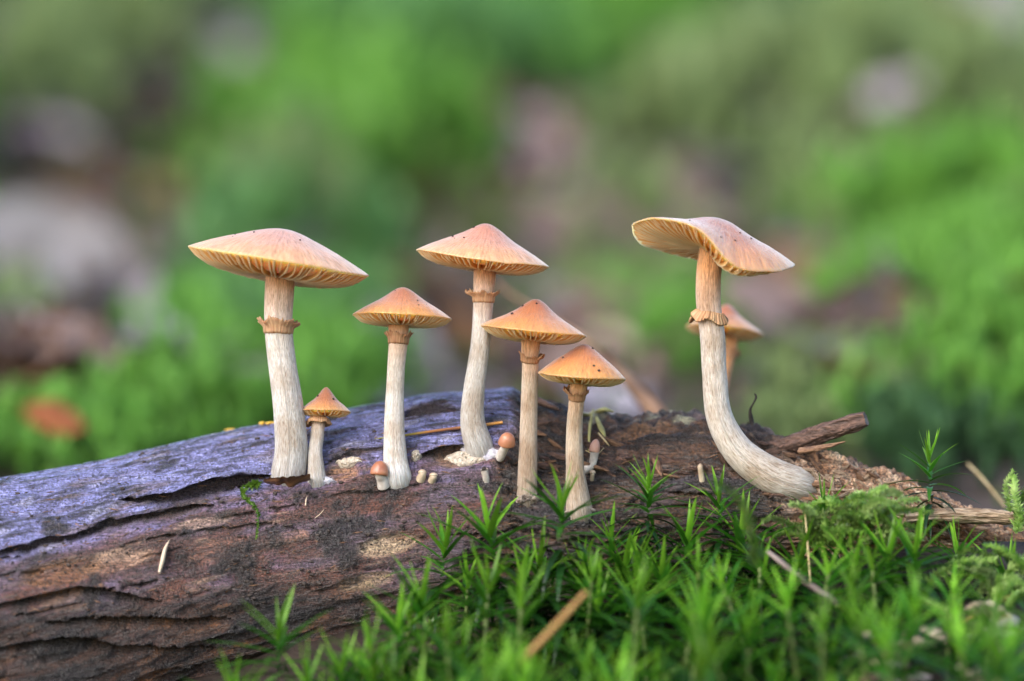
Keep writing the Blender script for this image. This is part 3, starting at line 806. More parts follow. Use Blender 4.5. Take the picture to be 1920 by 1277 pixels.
# ------------------------------------------------------------------ crusts, flakes and litter lying on the log
M_crust = plain_mat('white_crust', (.46, .36, .26), (.80, .72, .60), 1600, .8, .2, .0012, bstr=1.0)
M_fuzz = plain_mat('mycelium', (.50, .48, .56), (.80, .78, .82), 900, .85, .2, .0006)
M_fuzzd = plain_mat('dirty_mycelium', (.12, .08, .06), (.50, .42, .36), 1200, .85, .2, .0010)
def crust(label, px, py, rx, ry, mat, seed, h=.05, name='fungal_crust', cat='fungus', ang=0., hairs=0):
    c0, nn = logpt(px, py, True)
    nr, nf = 16, 56
    ph = np.linspace(0, 2 * math.pi, nf, endpoint=False)
    out = 1 + .55 * fbm(np.cos(ph) * 1.6 + seed, np.sin(ph) * 1.6, seed, 4, .65)
    V = []
    for i, s in enumerate(np.linspace(0.02, 1, nr)):
        for k in range(nf):
            dx, dy = rx * s * out[k] * math.cos(ph[k]), ry * s * out[k] * math.sin(ph[k])
            q, qn = logpt(px + dx * math.cos(ang) - dy * math.sin(ang), py + dx * math.sin(ang) + dy * math.cos(ang), True)
            hh = h * (1 - s ** 5) * (.7 + .9 * float(fbm(dx * .12 + seed, dy * .12, 3, 3))) + .03 - .09 * s ** 6
            V.append(q + (qn + np.array([0, -.5, .2])) * hh)
    V = np.array(V)
    for _ in range(2):   # relax so the crust bridges small pits in the wood
        G = V.reshape(nr, nf, 3); A = G.copy()
        A[1:-1] = (G[1:-1] * 2 + G[:-2] + G[2:] + np.roll(G, 1, 1)[1:-1] + np.roll(G, -1, 1)[1:-1]) / 6; V = A.reshape(-1, 3)
    F = grid_faces(nr, nf, True).tolist() + [list(range(nf))[::-1]]
    if hairs == 0:
        return tag(link(name, mesh(name, V - c0, F, mat), None, c0), label, cat)
    r = thing(name, c0, label, cat)
    link('felt', mesh('felt', V - c0, F, mat), r)
    hv, hf = [], []
    rr = np.random.RandomState(int(seed * 7))
    for k in range(hairs):
        q = V[rr.randint(len(V))] - c0; d = np.array([rr.normal() * .8, -.6, rr.normal() * .6 + .3]); d *= rr.uniform(.04, .11) / np.linalg.norm(d)
        sd_ = np.cross(d, rr.normal(size=3)); sd_ *= .004 / np.linalg.norm(sd_)
        o = len(hv); hv += [q - sd_, q + sd_, q + d]; hf.append([o, o + 1, o + 2])
    tag(link('hairs', mesh('hairs', hv, hf, mat, smooth=False), r), kind='stuff')
    return r
crust('white crust patch on torn orange wood beside the small cone-capped mushroom', 652, 864, 30, 9, M_crust, 1.2, .035)
crust('broad cream crust patch below the fuzzy foot of the tall stem', 872, 858, 42, 13, M_crust, 3.1, .035)
crust('crumbly cream crust column beside the bulbous white base', 780, 856, 10, 12, M_crust, 5.3, .05)
crust('bluish white mycelium fuzz round the foot of the tall pale stem', 905, 846, 44, 13, M_fuzz, 7.3, .05, 'mycelium_patch', 'fungus', .1, 500)
crust('bluish white mycelium fuzz at the foot of the curved stem', 1502, 900, 26, 30, M_fuzz, 9.1, .08, 'mycelium_patch', 'fungus', 0, 400)
crust('pale mycelium fuzz round the foot of the small cone-capped mushroom', 603, 899, 26, 9, M_fuzz, 11.4, .03, 'mycelium_patch', 'fungus', 0, 250)
crust('dirty felt of mycelium round the foot of the copper umbonate mushroom', 988, 934, 26, 10, M_fuzzd, 15.4, .07, 'mycelium_patch', 'fungus', 0, 150)
crust('dirty felt of mycelium round the foot of the ragged-ringed mushroom', 1088, 956, 32, 11, M_fuzzd, 17.4, .08, 'mycelium_patch', 'fungus', 0, 150)

M_wood = plain_mat('splinter_wood', (.13, .06, .035), (.44, .25, .14), 420, .55, .4, .0012, (1, 4, 4), 6, 1.0)
M_woodp = plain_mat('pale_wood', (.28, .17, .10), (.68, .52, .37), 420, .6, .35, .0014, (1, 4, 4), 6, 1.0)
M_wood2 = plain_mat('brown_wood', (.05, .028, .022), (.28, .16, .115), 420, .5, .5, .0016, (1, 4, 4), 6, 1.0)
M_bark = plain_mat('dark_bark', (.05, .024, .014), (.22, .10, .045), 300, .5, .4, .0008)
# curled bark flake at the thick stem's foot
b, _ = logpt(538, 902)
nu, nv = 40, 7; V = []
for layer in (0, 1):
    for i in range(nu):
        t = i / (nu - 1)
        jag = 3.2 * float(fbm(t * 9, 2.0, 1, 3))
        for j in range(nv):
            q = j / (nv - 1)
            top_, bot_ = 896 - 7 * t * t + 1.6 * jag, 903 - 5 * t + 14 * math.sin(math.pi * t) ** .6 * (.7 + .9 * float(fbm(t * 4, 9, 2, 3)))
            yy = b[1] - .30 - .22 * math.sin(math.pi * t) + .25 * q + .03 * math.sin(q * 6 + t * 8)
            V.append(at(494 + 88 * t, top_ * (1 - q) + bot_ * q, yy + .02 * layer))
V = np.array(V)
F = grid_faces(nu, nv).tolist() + [f[::-1] for f in grid_faces(nu, nv, False, nu * nv).tolist()]
E = [i * nv for i in range(nu)]; E2 = [i * nv + nv - 1 for i in range(nu)]
for L_ in (E, E2):
    for a, c in zip(L_[:-1], L_[1:]): F.append([a, c, c + nu * nv, a + nu * nv])
tag(link('bark_flake', mesh('bark_flake', V - b, F, M_bark), None, b), 'dark curled bark flake at the foot of the thickest pale stem', 'bark')

# pine needle, pale chip, yellow crumbs, tendril, dry strands
def needle(label, pts, radii, mat, name, cat, seg=10, flat=.7, ys=None, n=30, bmp=.12):
    P = np.array(pts); b0 = P[0]
    V, F, uv = tube(P, radii, n, seg, flat, bmp, 1.5, float(P[0][0]))
    return tag(link(name, mesh(name, V - b0, F, mat, None, uv), None, b0), label, cat)
def onlog(path, lift):
    return [logtrue(x, y) + np.array([0, -lift * .8, 0]) for x, y in path]
m, n, bb = new_mat('needle_yellow_orange')
uv_ = N(n, 'ShaderNodeUVMap', uv_map='UVMap'); sp_ = N(n, 'ShaderNodeSeparateXYZ'); n.links.new(uv_.outputs[0], sp_.inputs[0])
dv_ = N(n, 'ShaderNodeMath', operation='DIVIDE'); n.links.new(sp_.outputs[1], dv_.inputs[0]); dv_.inputs[1].default_value = 2.45
n.links.new(ramp(n, dv_.outputs[0], [(.05, (.30, .30, .03)), (.28, (.34, .24, .03)), (.42, (.38, .15, .035)), (.62, (.20, .075, .03)), (.8, (.60, .28, .06))]), bb.inputs['Base Color'])
bb.inputs['Roughness'].default_value = .35
needle('yellow and orange pine needle lying across the log behind two stems', [logtrue(x_, y_) + np.array([0, -.05, 0]) for x_, y_ in ((702, 823), (760, 816), (830, 806), (890, 799), (942, 792))], [.008, .034, .042, .046, .04], m, 'pine_needle', 'needle')
M_pchip = plain_mat('pale_chip', (.55, .40, .27), (.78, .64, .48), 300, .6, .3, .0005)
needle('pale upright wood chip stuck to the reddish log face', onlog([(299, 1074), (305, 1052), (310, 1030), (318, 1012)], .06), [.055, .085, .07, .008], M_pchip, 'wood_chip', 'wood chip', 10, .5)
needle('short white splinter on the dirty middle of the log', onlog([(573, 948), (574, 938), (576, 930)], .03), [.02, .018, .004], M_pchip, 'splinter', 'splinter', 6)
needle('tiny pale straw across the dirt clump on the log', onlog([(590, 972), (600, 964), (608, 955)], .04), [.008, .012, .004], M_pchip, 'straw_bit', 'straw', 6)
M_yel = plain_mat('yellow_flesh', (.60, .33, .03), (.80, .52, .08), 400, .45, .4, .0003)
for lab, px, py, sx in [('small yellow crumb alone on the log crest', 434, 805, 1.2), ('small yellow crumb on the log crest beside the thickest stem', 500, 792, 1.5)]:
    dv, df = [], []; c0, _ = logpt(px, py + 4); c0 = c0 + np.array([0, 0, .02])
    for k in range(5): blob(dv, df, np.array([random.uniform(-.09, .09) * sx, random.uniform(-.05, .05), random.uniform(0, .02)]), random.uniform(.03, .055), RNG, (1.5, 1, .7))
    tag(link('yellow_crumb', mesh('yellow_crumb', dv, df, M_yel), None, c0), lab, 'crumb')
needle('thin dark curled tendril standing on the log by the curved stem', [at(1411, 797, .9), at(1408, 782, .9), at(1407, 768, .85), at(1413, 756, .8), at(1418, 745, .8), at(1415, 738, .8)], [.05, .055, .03, .022, .026, .02], M_speck, 'tendril', 'tendril', 10, .8)
M_straw = plain_mat('dry_straw', (.42, .30, .13), (.66, .52, .28), 300, .5, .4, .0003)
M_olive = plain_mat('dead_moss', (.25, .22, .06), (.52, .48, .20), 300, .6, .3, .0004)
for lab, p, rr_ in [('olive dead moss strand hanging behind the ragged-ringed stem', [(1112, 768), (1106, 800), (1104, 830), (1103, 848)], [.03, .055, .04, .008]),
              ('pale dead leaf strip beside the olive moss strand', [(1118, 782), (1128, 805), (1134, 818)], [.03, .055, .02]),
              ('thin straw strand under the pale dead leaf strip', [(1122, 812), (1134, 826), (1142, 836)], [.02, .022, .01]),
              ('pale twiggy strand above the dusty bent button', [(1098, 845), (1118, 852), (1132, 840)], [.012, .018, .01])]:
    needle(lab, onlog(p, .16), rr_, M_olive if 'olive' in lab else M_straw, 'dry_strand', 'strand', 8, .5)
needle('yellow-green moss tuft remnant on the broken log edge', onlog([(1085, 772), (1105, 764), (1130, 768), (1150, 772)], .05), [.03, .07, .06, .02], M_olive, 'moss_remnant', 'moss', 10, .7, bmp=.5)
# trailing moss strand on the log with tiny scale leaves
M_trail = leaf_mat('trailing_moss', (.09, .22, .02), (.20, .36, .04))
P = spline(onlog([(482, 908), (462, 914), (456, 928), (470, 942), (482, 958), (484, 985), (480, 1012)], .05), 60)
c0 = P[0]; r = thing('trailing_moss', c0, 'thin green trailing moss strand hanging down the log face', 'moss')
V, F, uv = tube(P, np.linspace(.016, .006, 60), 60, 6); link('stem', mesh('stem', V - c0, F, M_trail), r)
hv, hf = [], []
for k in range(220):
    i = int(59 * (random.random() ** 1.7)); q = P[i] - c0; d = np.array([random.gauss(0, 1), -abs(random.gauss(.3, .6)), random.gauss(0, 1)]); d *= random.uniform(.05, .11) * (1.2 - i / 70) / np.linalg.norm(d)
    s_ = np.cross(d, [0, 1, .2]); s_ *= .022 / (np.linalg.norm(s_) + 1e-6); o = len(hv); hv += [q, q + d * .5 + s_, q + d, q + d * .5 - s_]; hf.append([o, o + 1, o + 2, o + 3])
tag(link('leaves', mesh('leaves', hv, hf, M_trail), r), kind='stuff')

# parts of the log: stub, pale end pieces, chips, dirt crumbs
def log_piece(name, pts, radii, mat, seg=18, flat=.75, bmp=.35, label=None, n=70, groove=.45):
    V, F, uv = tube(pts, radii, n, seg, flat, bmp, 1.4, pts[0][0], groove)
    o = link(name, mesh(name, V - LOG0, F, mat, None, uv), log)
    if label: o['label'] = label
    return o
log_piece('broken_stub', [at(1440, 846, .9), at(1500, 828, .7), at(1540, 813, .5), at(1590, 797, .3), at(1624, 785, .2)], [.2, .22, .19, .19, .16], M_wood2, 48, .8, .5, 'brown splintered stub sticking out of the log end', 70)
log_piece('splinter', [at(1500, 846, .2), at(1545, 838, 0), at(1585, 828, -.05)], [.12, .10, .02], M_wood, 14, .5)
log_piece('pale_rod', [at(1700, 972, -.2), at(1770, 966, -.35), at(1850, 968, -.4), at(1925, 972, -.5)], [.14, .17, .16, .15], M_woodp, 48, .7, .6, 'pale barkless wood at the rotten end')
log_piece('splinter', [at(980, 742, 1.2), at(1010, 752, 1.0), at(1050, 768, .7)], [.10, .12, .04], M_wood2, 14, .6)
chips = []
for k in range(5):
    V, F, uv = tube([(-.5, 0, 0), (-.2, .02, .03), (.2, -.01, .02), (.5, 0, 0)], [.05, .13, .12, .03], 8, 7, .55, .5, 1.5, k * 3.1)
    chips.append([mesh('wood_chip', V, F, mm) for mm in (M_woodp, M_wood, M_wood2)])
rc = random.Random(5)
for k in range(300):
    if k < 200: px, py = rc.uniform(1510, 1830), 0
    else: px, py = rc.uniform(975, 1500), 0
    t0 = np.interp(px, *zip(*TOP)); py = t0 + (rc.uniform(5, 120) if k < 200 else rc.uniform(2, 120))
    q, nn = logpt(px, py)
    o = link('wood_chip', chips[rc.randrange(5)][(0 if rc.random() < .55 else 1) if k < 200 else rc.choice((1, 2, 2))], log)
    o.location = Vector((q + nn * .02 - LOG0) * S)
    s = rc.uniform(.18, .62) if k < 200 else rc.uniform(.2, .7)
    o.scale = (s, s * rc.uniform(.6, 1), s * rc.uniform(.5, 1)); o.rotation_euler = (rc.uniform(0, 6), rc.gauss(.25, .45), rc.gauss(0, .5))
dv, df = [], []
for k in range(2600):
    px = rc.uniform(-20, 1480); t0 = np.interp(px, *zip(*TOP)); py = t0 + 340 * rc.random() ** .9 + 4
    if float(perlin(px * .012, py * .02, 5)) < rc.uniform(-.25, .3): continue
    q, nn = logpt(px, py); blob(dv, df, q + nn * .004 - LOG0, (.010 + .045 * rc.random() ** 3), RNG, (1, .8, .7))
tag(link('dirt_crumbs', mesh('dirt_crumbs', dv, df, plain_mat('dirt', (.018, .013, .012), (.075, .055, .045), 900, .7), smooth=False), log), kind='stuff')
dv, df = [], []
for k in range(420):
    px = rc.uniform(-20, 1480); t0 = np.interp(px, *zip(*TOP)); py = t0 + 300 * rc.random() + 4
    q, nn = logpt(px, py); L = rc.uniform(.03, .14); a = rc.gauss(.15, .35)
    d = np.array([math.cos(a), 0, math.sin(a)]) * L; s_ = np.array([0, -.3, 1]) * rc.uniform(.005, .014); o = len(dv); z = q + nn * .015 - LOG0
    dv += [tuple(z - d), tuple(z + s_), tuple(z + d), tuple(z - s_), tuple(z + np.array([0, -.012, .004]))]
    df += [[o, o + 4, o + 1], [o + 1, o + 4, o + 2], [o + 2, o + 4, o + 3], [o + 3, o + 4, o]]
tag(link('wood_fibres', mesh('wood_fibres', dv, df, M_wood, smooth=False), log), kind='stuff')

# ------------------------------------------------------------------ haircap moss shoots
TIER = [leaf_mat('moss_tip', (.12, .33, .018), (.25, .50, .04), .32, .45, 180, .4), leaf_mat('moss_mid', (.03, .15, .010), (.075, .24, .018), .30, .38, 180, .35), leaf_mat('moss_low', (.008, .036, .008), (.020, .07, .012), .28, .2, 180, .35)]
M_mstem = plain_mat('moss_stalk', (.06, .10, .02), (.16, .20, .05), 400, .5, .4)
def leaf_arrays(curv, w=.062, ns=6):
    V, F = [], []
    for i in range(ns + 1):
        t = i / ns
        a = curv * t
        x = t if abs(curv) < 1e-3 else math.sin(a) / curv
        z = 0 if abs(curv) < 1e-3 else (math.cos(a) - 1) / curv
        ww = w * (.55 + .45 * min(1, t * 5)) * (1 - t) ** .62 + .002
        V += [(x, -ww, z + ww * .45), (x, 0, z), (x, ww, z + ww * .45)]
    for i in range(ns):
        o = 3 * i
        F += [[o, o + 3, o + 4, o + 1], [o + 1, o + 4, o + 5, o + 2]]
    return np.array(V), np.array(F)
CURV = [-.25, .25, .7, 1.15]
LEAF = [leaf_arrays(c) for c in CURV]
LEAFM = [[mesh('leaf', V, F, TIER[t]) for t in range(3)] for V, F in LEAF]
def layout(rr, H, n, L):
    out = []
    for i in range(n):
        t = i / (n - 1)                                  # 0 low .. 1 tip
        h = H * (.30 + .68 * t ** .85)
        az = i * 2.39996 + rr.uniform(-.25, .25)
        el = math.radians(-16 + 88 * t ** 1.6 + rr.uniform(-12, 12))
        ln = L * (.72 + .45 * math.sin(math.pi * min(1, t * .9 + .1)) - .12 * t) * rr.uniform(.85, 1.15)
        cv = 3 if t < .3 else 2 if t < .55 else 1 if t < .86 else rr.choice((0, 1))
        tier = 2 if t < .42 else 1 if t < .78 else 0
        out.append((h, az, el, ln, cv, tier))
    return out
def stem_curve(H, lean, az):
    return lambda h: np.array([math.cos(az) * lean * (h / H) ** 1.6 * H, math.sin(az) * lean * (h / H) ** 1.6 * H, h])
MG = 'haircap moss shoots growing before the log'
def hero_shoot(tpx, tpy, y, n, L, label, seed, group=None):
    rr = random.Random(seed)
    tip = at(tpx, tpy, y); gz = float(zg(tip[0], tip[1])); H = max(.9, tip[2] - gz - L * .55)
    lean, az = rr.uniform(0, .16), rr.uniform(0, 6.28); sc_ = stem_curve(H, lean, az); off = sc_(H)
    base = np.array([tip[0] - off[0], tip[1] - off[1], tip[2] - L * .55 - H])
    root = thing('haircap_moss', base, label, 'moss', group)
    V, F, uv = tube([sc_(H * q) for q in (-.05, .3, .6, .85, 1.0)], [.045, .045, .05, .045, .025], 14, 8)
    link('stem', mesh('stem', V, F, M_mstem, None, uv), root)
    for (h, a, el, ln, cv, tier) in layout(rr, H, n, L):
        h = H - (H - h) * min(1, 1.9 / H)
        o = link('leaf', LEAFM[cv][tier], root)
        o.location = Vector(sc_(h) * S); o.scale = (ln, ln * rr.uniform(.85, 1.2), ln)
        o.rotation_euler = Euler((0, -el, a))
    return root
def shared(px, py):
    if px < 760: return 'green haircap moss shoot on the bank below the dark lower log face'
    if px < 1130: return 'green haircap moss shoot near the blurred orange-brown needle' if py > 1080 else 'green haircap moss shoot rising before the feet of the two coppery mushrooms'
    if px < 1480: return 'green haircap moss shoot in the thick of the bank below the curved stem' if py > 1040 else 'green haircap moss shoot tucked close under the curved stem'
    return 'green haircap moss shoot around the bare litter-strewn soil' if py > 1100 else 'green haircap moss shoot among the feather moss by the crumbly log end'
HERO = [ # tip px, tip py, depth, leaves, leaf length, label
    (1742, 800, -.35, 26, .85, 'tall haircap moss shoot standing alone beside the log\'s pale crumbly end'),
    (1218, 848, -1.2, 34, .9, 'bushy haircap moss shoot before the bare fibrous stretch of the log'),
    (1052, 866, -2.6, 22, 1.2, 'upright haircap moss shoot overlapping the foot of the ragged-ringed stem'),
    (912, 905, -2.2, 22, 1.35, 'wide haircap moss shoot below the white stalk stub'),
    (838, 948, -1.8, 18, 1.15, 'thin haircap moss shoot at the edge of the moss by the dirty log face'),
    (1345, 868, -.9, 20, 1.0, 'dark spreading haircap moss shoot under the curved stem'),
    (1545, 892, -.9, 16, .95, 'haircap moss shoot in front of the curved stem\'s fuzzy foot'),
    (1145, 950, -1.3, 18, .95, 'small haircap moss shoot beside the foot of the ragged-ringed stem'),
    (522, 1108, -4.6, 20, 1.25, 'haircap moss shoot standing clear against the dark lower log'),
    (440, 1222, -6.0, 16, 1.25, 'outermost low haircap moss shoot at the foot of the log'),
    (1840, 1085, -2.2, 20, .95, 'haircap moss shoot crossed by a brown needle'),
    (1796, 975, -1.2, 14, 1.1, 'haircap moss shoot with a long bent leaf below the pale rod of wood'),
]
for i, (a, b_, c_, n, L, lab) in enumerate(HERO): hero_shoot(a, b_, c_ * .8, n + 8, L, lab, 100 + i, MG)
MORE = [(1010, 985, -2.4), (1085, 1000, -2.2), (1170, 985, -2.0), (640, 1180, -5.6), (575, 1195, -6.4), (790, 1040, -4.2), (745, 1085, -5.0), (700, 1195, -7.0), (868, 1150, -6.6), (980, 1010, -3.2), (1190, 1045, -4.0), (1240, 1010, -2.6), (1330, 1150, -6.0), (1100, 1190, -7.4),
        (1430, 1010, -2.6), (1600, 990, -3.2), (1665, 960, -3.0), (1715, 950, -3.4), (1500, 985, -2.2), (1290, 935, -1.6), (1390, 930, -1.3), (1005, 1210, -8.0), (1230, 1215, -7.6), (1455, 1180, -6.6), (1560, 1150, -6.2),
        (1650, 1120, -5.4), (920, 1240, -8.4), (780, 1230, -8.0), (610, 1250, -7.6), (1400, 1090, -4.8), (1120, 1060, -3.8), (1890, 1010, -1.6)]
for i, (a, b_, c_) in enumerate(MORE): hero_shoot(a, b_, c_ * .75, 27, random.uniform(1.1, 1.5), shared(a, b_), 300 + i, MG)

# joined-leaf shoots: variants shared by many copies, and the carpet below them
def joined(rr, H, n, L, ns=6):
    VV, FF, mt, o = [], [], [], 0
    sc_ = stem_curve(H, rr.uniform(0, .2), rr.uniform(0, 6.28))
    for (h, a, el, ln, cv, tier) in layout(rr, H, n, L):
        V, F = LEAF[cv]
        R3 = np.array(Euler((0, -el, a)).to_matrix())
        VV.append((V * ln) @ R3.T + sc_(h)); FF.append(F + o); mt += [tier] * len(F); o += len(V)
    tv, tf, _ = tube([sc_(H * q) for q in (0, .4, .8, 1.0)], [.04, .045, .045, .02], 8, 6)
    return np.vstack(VV), np.vstack(FF), mt, tv, tf
VAR = []
for k in range(12):
    rr = random.Random(500 + k)
    V, F, mt, tv, tf = joined(rr, rr.uniform(1.6, 2.8), rr.randint(24, 32), rr.uniform(1.0, 1.4))
    VAR.append((mesh('leaves', V, F, TIER, None, None, True, mt), mesh('stem', tv, tf, M_mstem), (V, F, mt, tv, tf)))
BND = [(300, 1330), (400, 1245), (520, 1190), (620, 1185), (700, 1095), (800, 1030), (900, 985), (1000, 985), (1100, 985), (1200, 945), (1300, 945), (1400, 965), (1500, 955), (1600, 965), (1700, 985), (1800, 1010), (1920, 1030)]
rm = random.Random(77); placed = 0; tries = 0
def dens(px, py):
    d = 1.0
    if px > 1620 and py > 1130: d = .06
    if math.hypot((px - 1770) / 110, (py - 1090) / 50) < 1: d = .12
    if math.hypot((px - 1640) / 60, (py - 1150) / 40) < 1: d = .1
    return d
pts_used = []
while placed < 72 and tries < 12000:
    tries += 1
    x, y = rm.uniform(-7.5, 10.5), rm.uniform(-9.5, -.5)
    k = rm.randrange(12); sc_ = rm.uniform(.75, 1.15) * (1 + max(0, -y - 4) * .05); V = VAR[k][2][0]
    z = float(zg(x, y)); tz = z + V[:, 2].max() * sc_
    px, py = proj(np.array([x, y, tz])); px, py = float(px), float(py)
    if py < np.interp(px, *zip(*BND)) + abs(rm.gauss(0, 25)) or py > 1420 or not -60 < px < 1980: continue
    if rm.random() > dens(px, py): continue
    if any((x - a) ** 2 + (y - c) ** 2 < 1.0 for a, c in pts_used): continue
    pts_used.append((x, y)); placed += 1
    root = thing('haircap_moss', (x, y, z - .05), shared(px, py), 'moss', MG)
    root.rotation_euler = (rm.gauss(0, .1), rm.gauss(0, .1), rm.uniform(0, 6.28)); root.scale = (sc_,) * 3
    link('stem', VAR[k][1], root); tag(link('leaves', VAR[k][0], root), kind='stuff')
# low carpet between the shoots
CV, CF, CM, o = [], [], [], 0
for q in range(420):
    x, y = rm.uniform(-8.5, 12), rm.uniform(-15, -.2)
    k = rm.randrange(12); s = rm.uniform(.35, .62); z = float(zg(x, y))
    px, py = proj(np.array([x, y, z + .8])); px, py = float(px), float(py)
    if py < np.interp(px, *zip(*BND)) + 30 or rm.random() > dens(px, py) + .1: continue
    V, F, mt, tv, tf = VAR[k][2]
    a = rm.uniform(0, 6.28); ca, sa = math.cos(a), math.sin(a)
    W = V * s; W = np.stack([W[:, 0] * ca - W[:, 1] * sa + x, W[:, 0] * sa + W[:, 1] * ca + y, W[:, 2] * .8 + z - .55], -1)
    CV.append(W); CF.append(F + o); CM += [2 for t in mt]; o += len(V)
tag(link('moss_carpet', mesh('moss_carpet', np.vstack(CV), np.vstack(CF), TIER, None, None, True, CM)), 'low dense green moss filling the bank between the taller shoots', 'moss', None, 'stuff')

# feather moss: creeping fronds clothed in tiny overlapping leaves
M_feath = leaf_mat('feather_moss', (.24, .40, .08), (.46, .58, .22), .35, .4, 400)
M_feath2 = leaf_mat('feather_moss_dark', (.12, .26, .04), (.28, .42, .09), .32, .35, 400)
def frond_mesh(seed, L=1.2, dens_=150, mat=M_feath):
    rr = random.Random(seed); hv, hf = [], []
    C = spline([(0, 0, 0), (L * .3, rr.gauss(0, .05), L * .14), (L * .65, rr.gauss(0, .1), L * .2), (L, rr.gauss(0, .15), L * .10)], 40)
    T, A, B = frames(C)
    for k in range(dens_):
        i = min(39, int(40 * k / dens_)); a = k * 2.4; t = i / 39
        out = A[i] * math.cos(a) + B[i] * math.sin(a)
        d = T[i] * .6 + out * .85 + np.array([rr.gauss(0, .15), rr.gauss(0, .15), rr.gauss(0, .15)]); ln = (.21 * (1 - t * .5)) * rr.uniform(.7, 1.25); d = d / np.linalg.norm(d) * ln
        s_ = np.cross(d, out); s_ *= .045 / (np.linalg.norm(s_) + 1e-9) * (1 - .4 * t)
        o = len(hv); q = C[i]
        hv += [q, q + d * .45 + s_, q + d + out * .02, q + d * .45 - s_]; hf.append([o, o + 1, o + 2, o + 3])
    V, F, _ = tube(C, np.linspace(.03, .012, 40), 40, 5); o = len(hv)
    return mesh('leaves', np.vstack([hv, V]), hf + [[q + o for q in f] for f in F], mat)
FR = [frond_mesh(k, 1.1 + .2 * (k % 3), 170, M_feath if k % 2 else M_feath2) for k in range(6)]
FG = 'feather moss fronds creeping over the bank'
def frond(px, py, y, rz, ry, s, label):
    p = at(px, py, y)
    o = link('feather_moss', FR[rm.randrange(6)], None, p); o.rotation_euler = (rm.gauss(0, .3), ry, rz); o.scale = (s,) * 3
    tag(o, label, 'moss', FG)
sharedf = 'pale green feather moss frond with tiny overlapping leaves creeping before the log'
for k in range(46):
    px = rm.uniform(1490, 1700); py = rm.uniform(935, 1010) + .0 * px
    frond(px, py + 18, rm.uniform(-1.9, -1.0), rm.uniform(0, 6.28), rm.uniform(-.5, .1), rm.uniform(.5, .85), sharedf)
for k in range(14):
    frond(rm.uniform(1850, 1930), rm.uniform(1060, 1110), rm.uniform(-2.4, -1.6), rm.uniform(0, 6.28), rm.uniform(-.6, .1), rm.uniform(.5, .8), sharedf)
for (px, py, rz, ry, s) in [(1905, 1000, 2.5, -1.35, .95), (1912, 985, .4, -1.1, .8), (1895, 960, 1.2, -1.2, .6)]:
    frond(px, py, -.8, rz, ry, s, 'curled bright feather moss frond standing beside the pale rod of wood')
frond(1420, 1060, -5.0, 2.8, -1.0, 1.1, 'pale upright feather moss frond among the blurred haircap shoots')
for k in range(60):
    x, y = rm.uniform(-2, 10), rm.uniform(-9, -1.2); q = np.array([x, y, float(zg(x, y)) + rm.uniform(.1, .5)]); px, py = proj(q)
    if py < np.interp(px, *zip(*BND)) + 60: continue
    frond(float(px), float(py), y, rm.uniform(0, 6.28), rm.uniform(-.8, .1), rm.uniform(.5, .9), sharedf)

# litter in the moss
M_ned = plain_mat('brown_needle', (.34, .17, .05), (.58, .34, .12), 200, .45, .4)
needle('blurred orange-brown needle leaning in the mossy bank', [at(978, 1240, -7.4), at(1040, 1175, -7.0), at(1097, 1112, -6.6)], [.07, .085, .06], M_ned, 'dead_needle', 'needle')
needle('brown needle crossing a haircap moss shoot by the black hollow', [at(1790, 1178, -2.6), at(1850, 1140, -2.4), at(1908, 1112, -2.3)], [.05, .075, .06], plain_mat('needle_dark', (.16, .07, .03), (.40, .22, .08), 200, .45, .4), 'dead_needle', 'needle')
needle('thin upright straw stalk rising through the feather moss', [at(1520, 1100, -2.2), at(1515, 1030, -1.9), at(1509, 955, -1.7)], [.03, .028, .016], M_straw, 'straw_stalk', 'straw')
needle('short pale twig lying in the mossy bank', [at(1440, 1035, -3.2), at(1510, 1090, -3.8), at(1570, 1130, -4.2)], [.05, .07, .06], plain_mat('twig_grey', (.10, .07, .06), (.42, .32, .28), 160, .6, .4), 'twig', 'twig', bmp=.4)
needle('thin dry stem slanting behind the pale rotten wood', [at(1885, 950, 4.0), at(1840, 895, 4.4), at(1815, 870, 4.8)], [.035, .04, .03], M_straw, 'straw_stalk', 'straw')
# crumbly litter lower right
LIT = [plain_mat('litter_grey', (.20, .15, .15), (.42, .35, .36), 160, .6, .4), plain_mat('litter_brown', (.10, .06, .045), (.30, .19, .14), 160, .6, .4), plain_mat('litter_tan', (.34, .24, .17), (.58, .46, .36), 160, .6, .4)]
LM = []
for k in range(4):
    V, F, _ = tube([(-.5, 0, 0), (-.25, .03, .08), (.2, -.02, .05), (.5, 0, -.02)], [.08, .32, .3, .05], 10, 9, .35, .6, 1.5, k * 2.3)
    LM.append([mesh('litter_piece', V, F, m_) for m_ in LIT])
for k in range(95):
    x, y = rm.uniform(5.2, 9.2), rm.uniform(-8.5, -3); z = float(zg(x, y)) + rm.uniform(.05, .5)
    px, py = proj(np.array([x, y, z])); px, py = float(px), float(py)
    if px < 1600 or py < 1120: continue
    o = link('litter_piece', LM[k % 4][rm.randrange(3)], None, (x, y, z)); s = rm.uniform(.3, .9); o.scale = (s, s, s); o.rotation_euler = (rm.uniform(-.6, .6), rm.uniform(-.6, .6), rm.uniform(0, 6.28))
    tag(o, 'crumbled piece of dead wood or leaf on bare soil beside the moss', 'litter', 'crumbled litter on the bare soil')

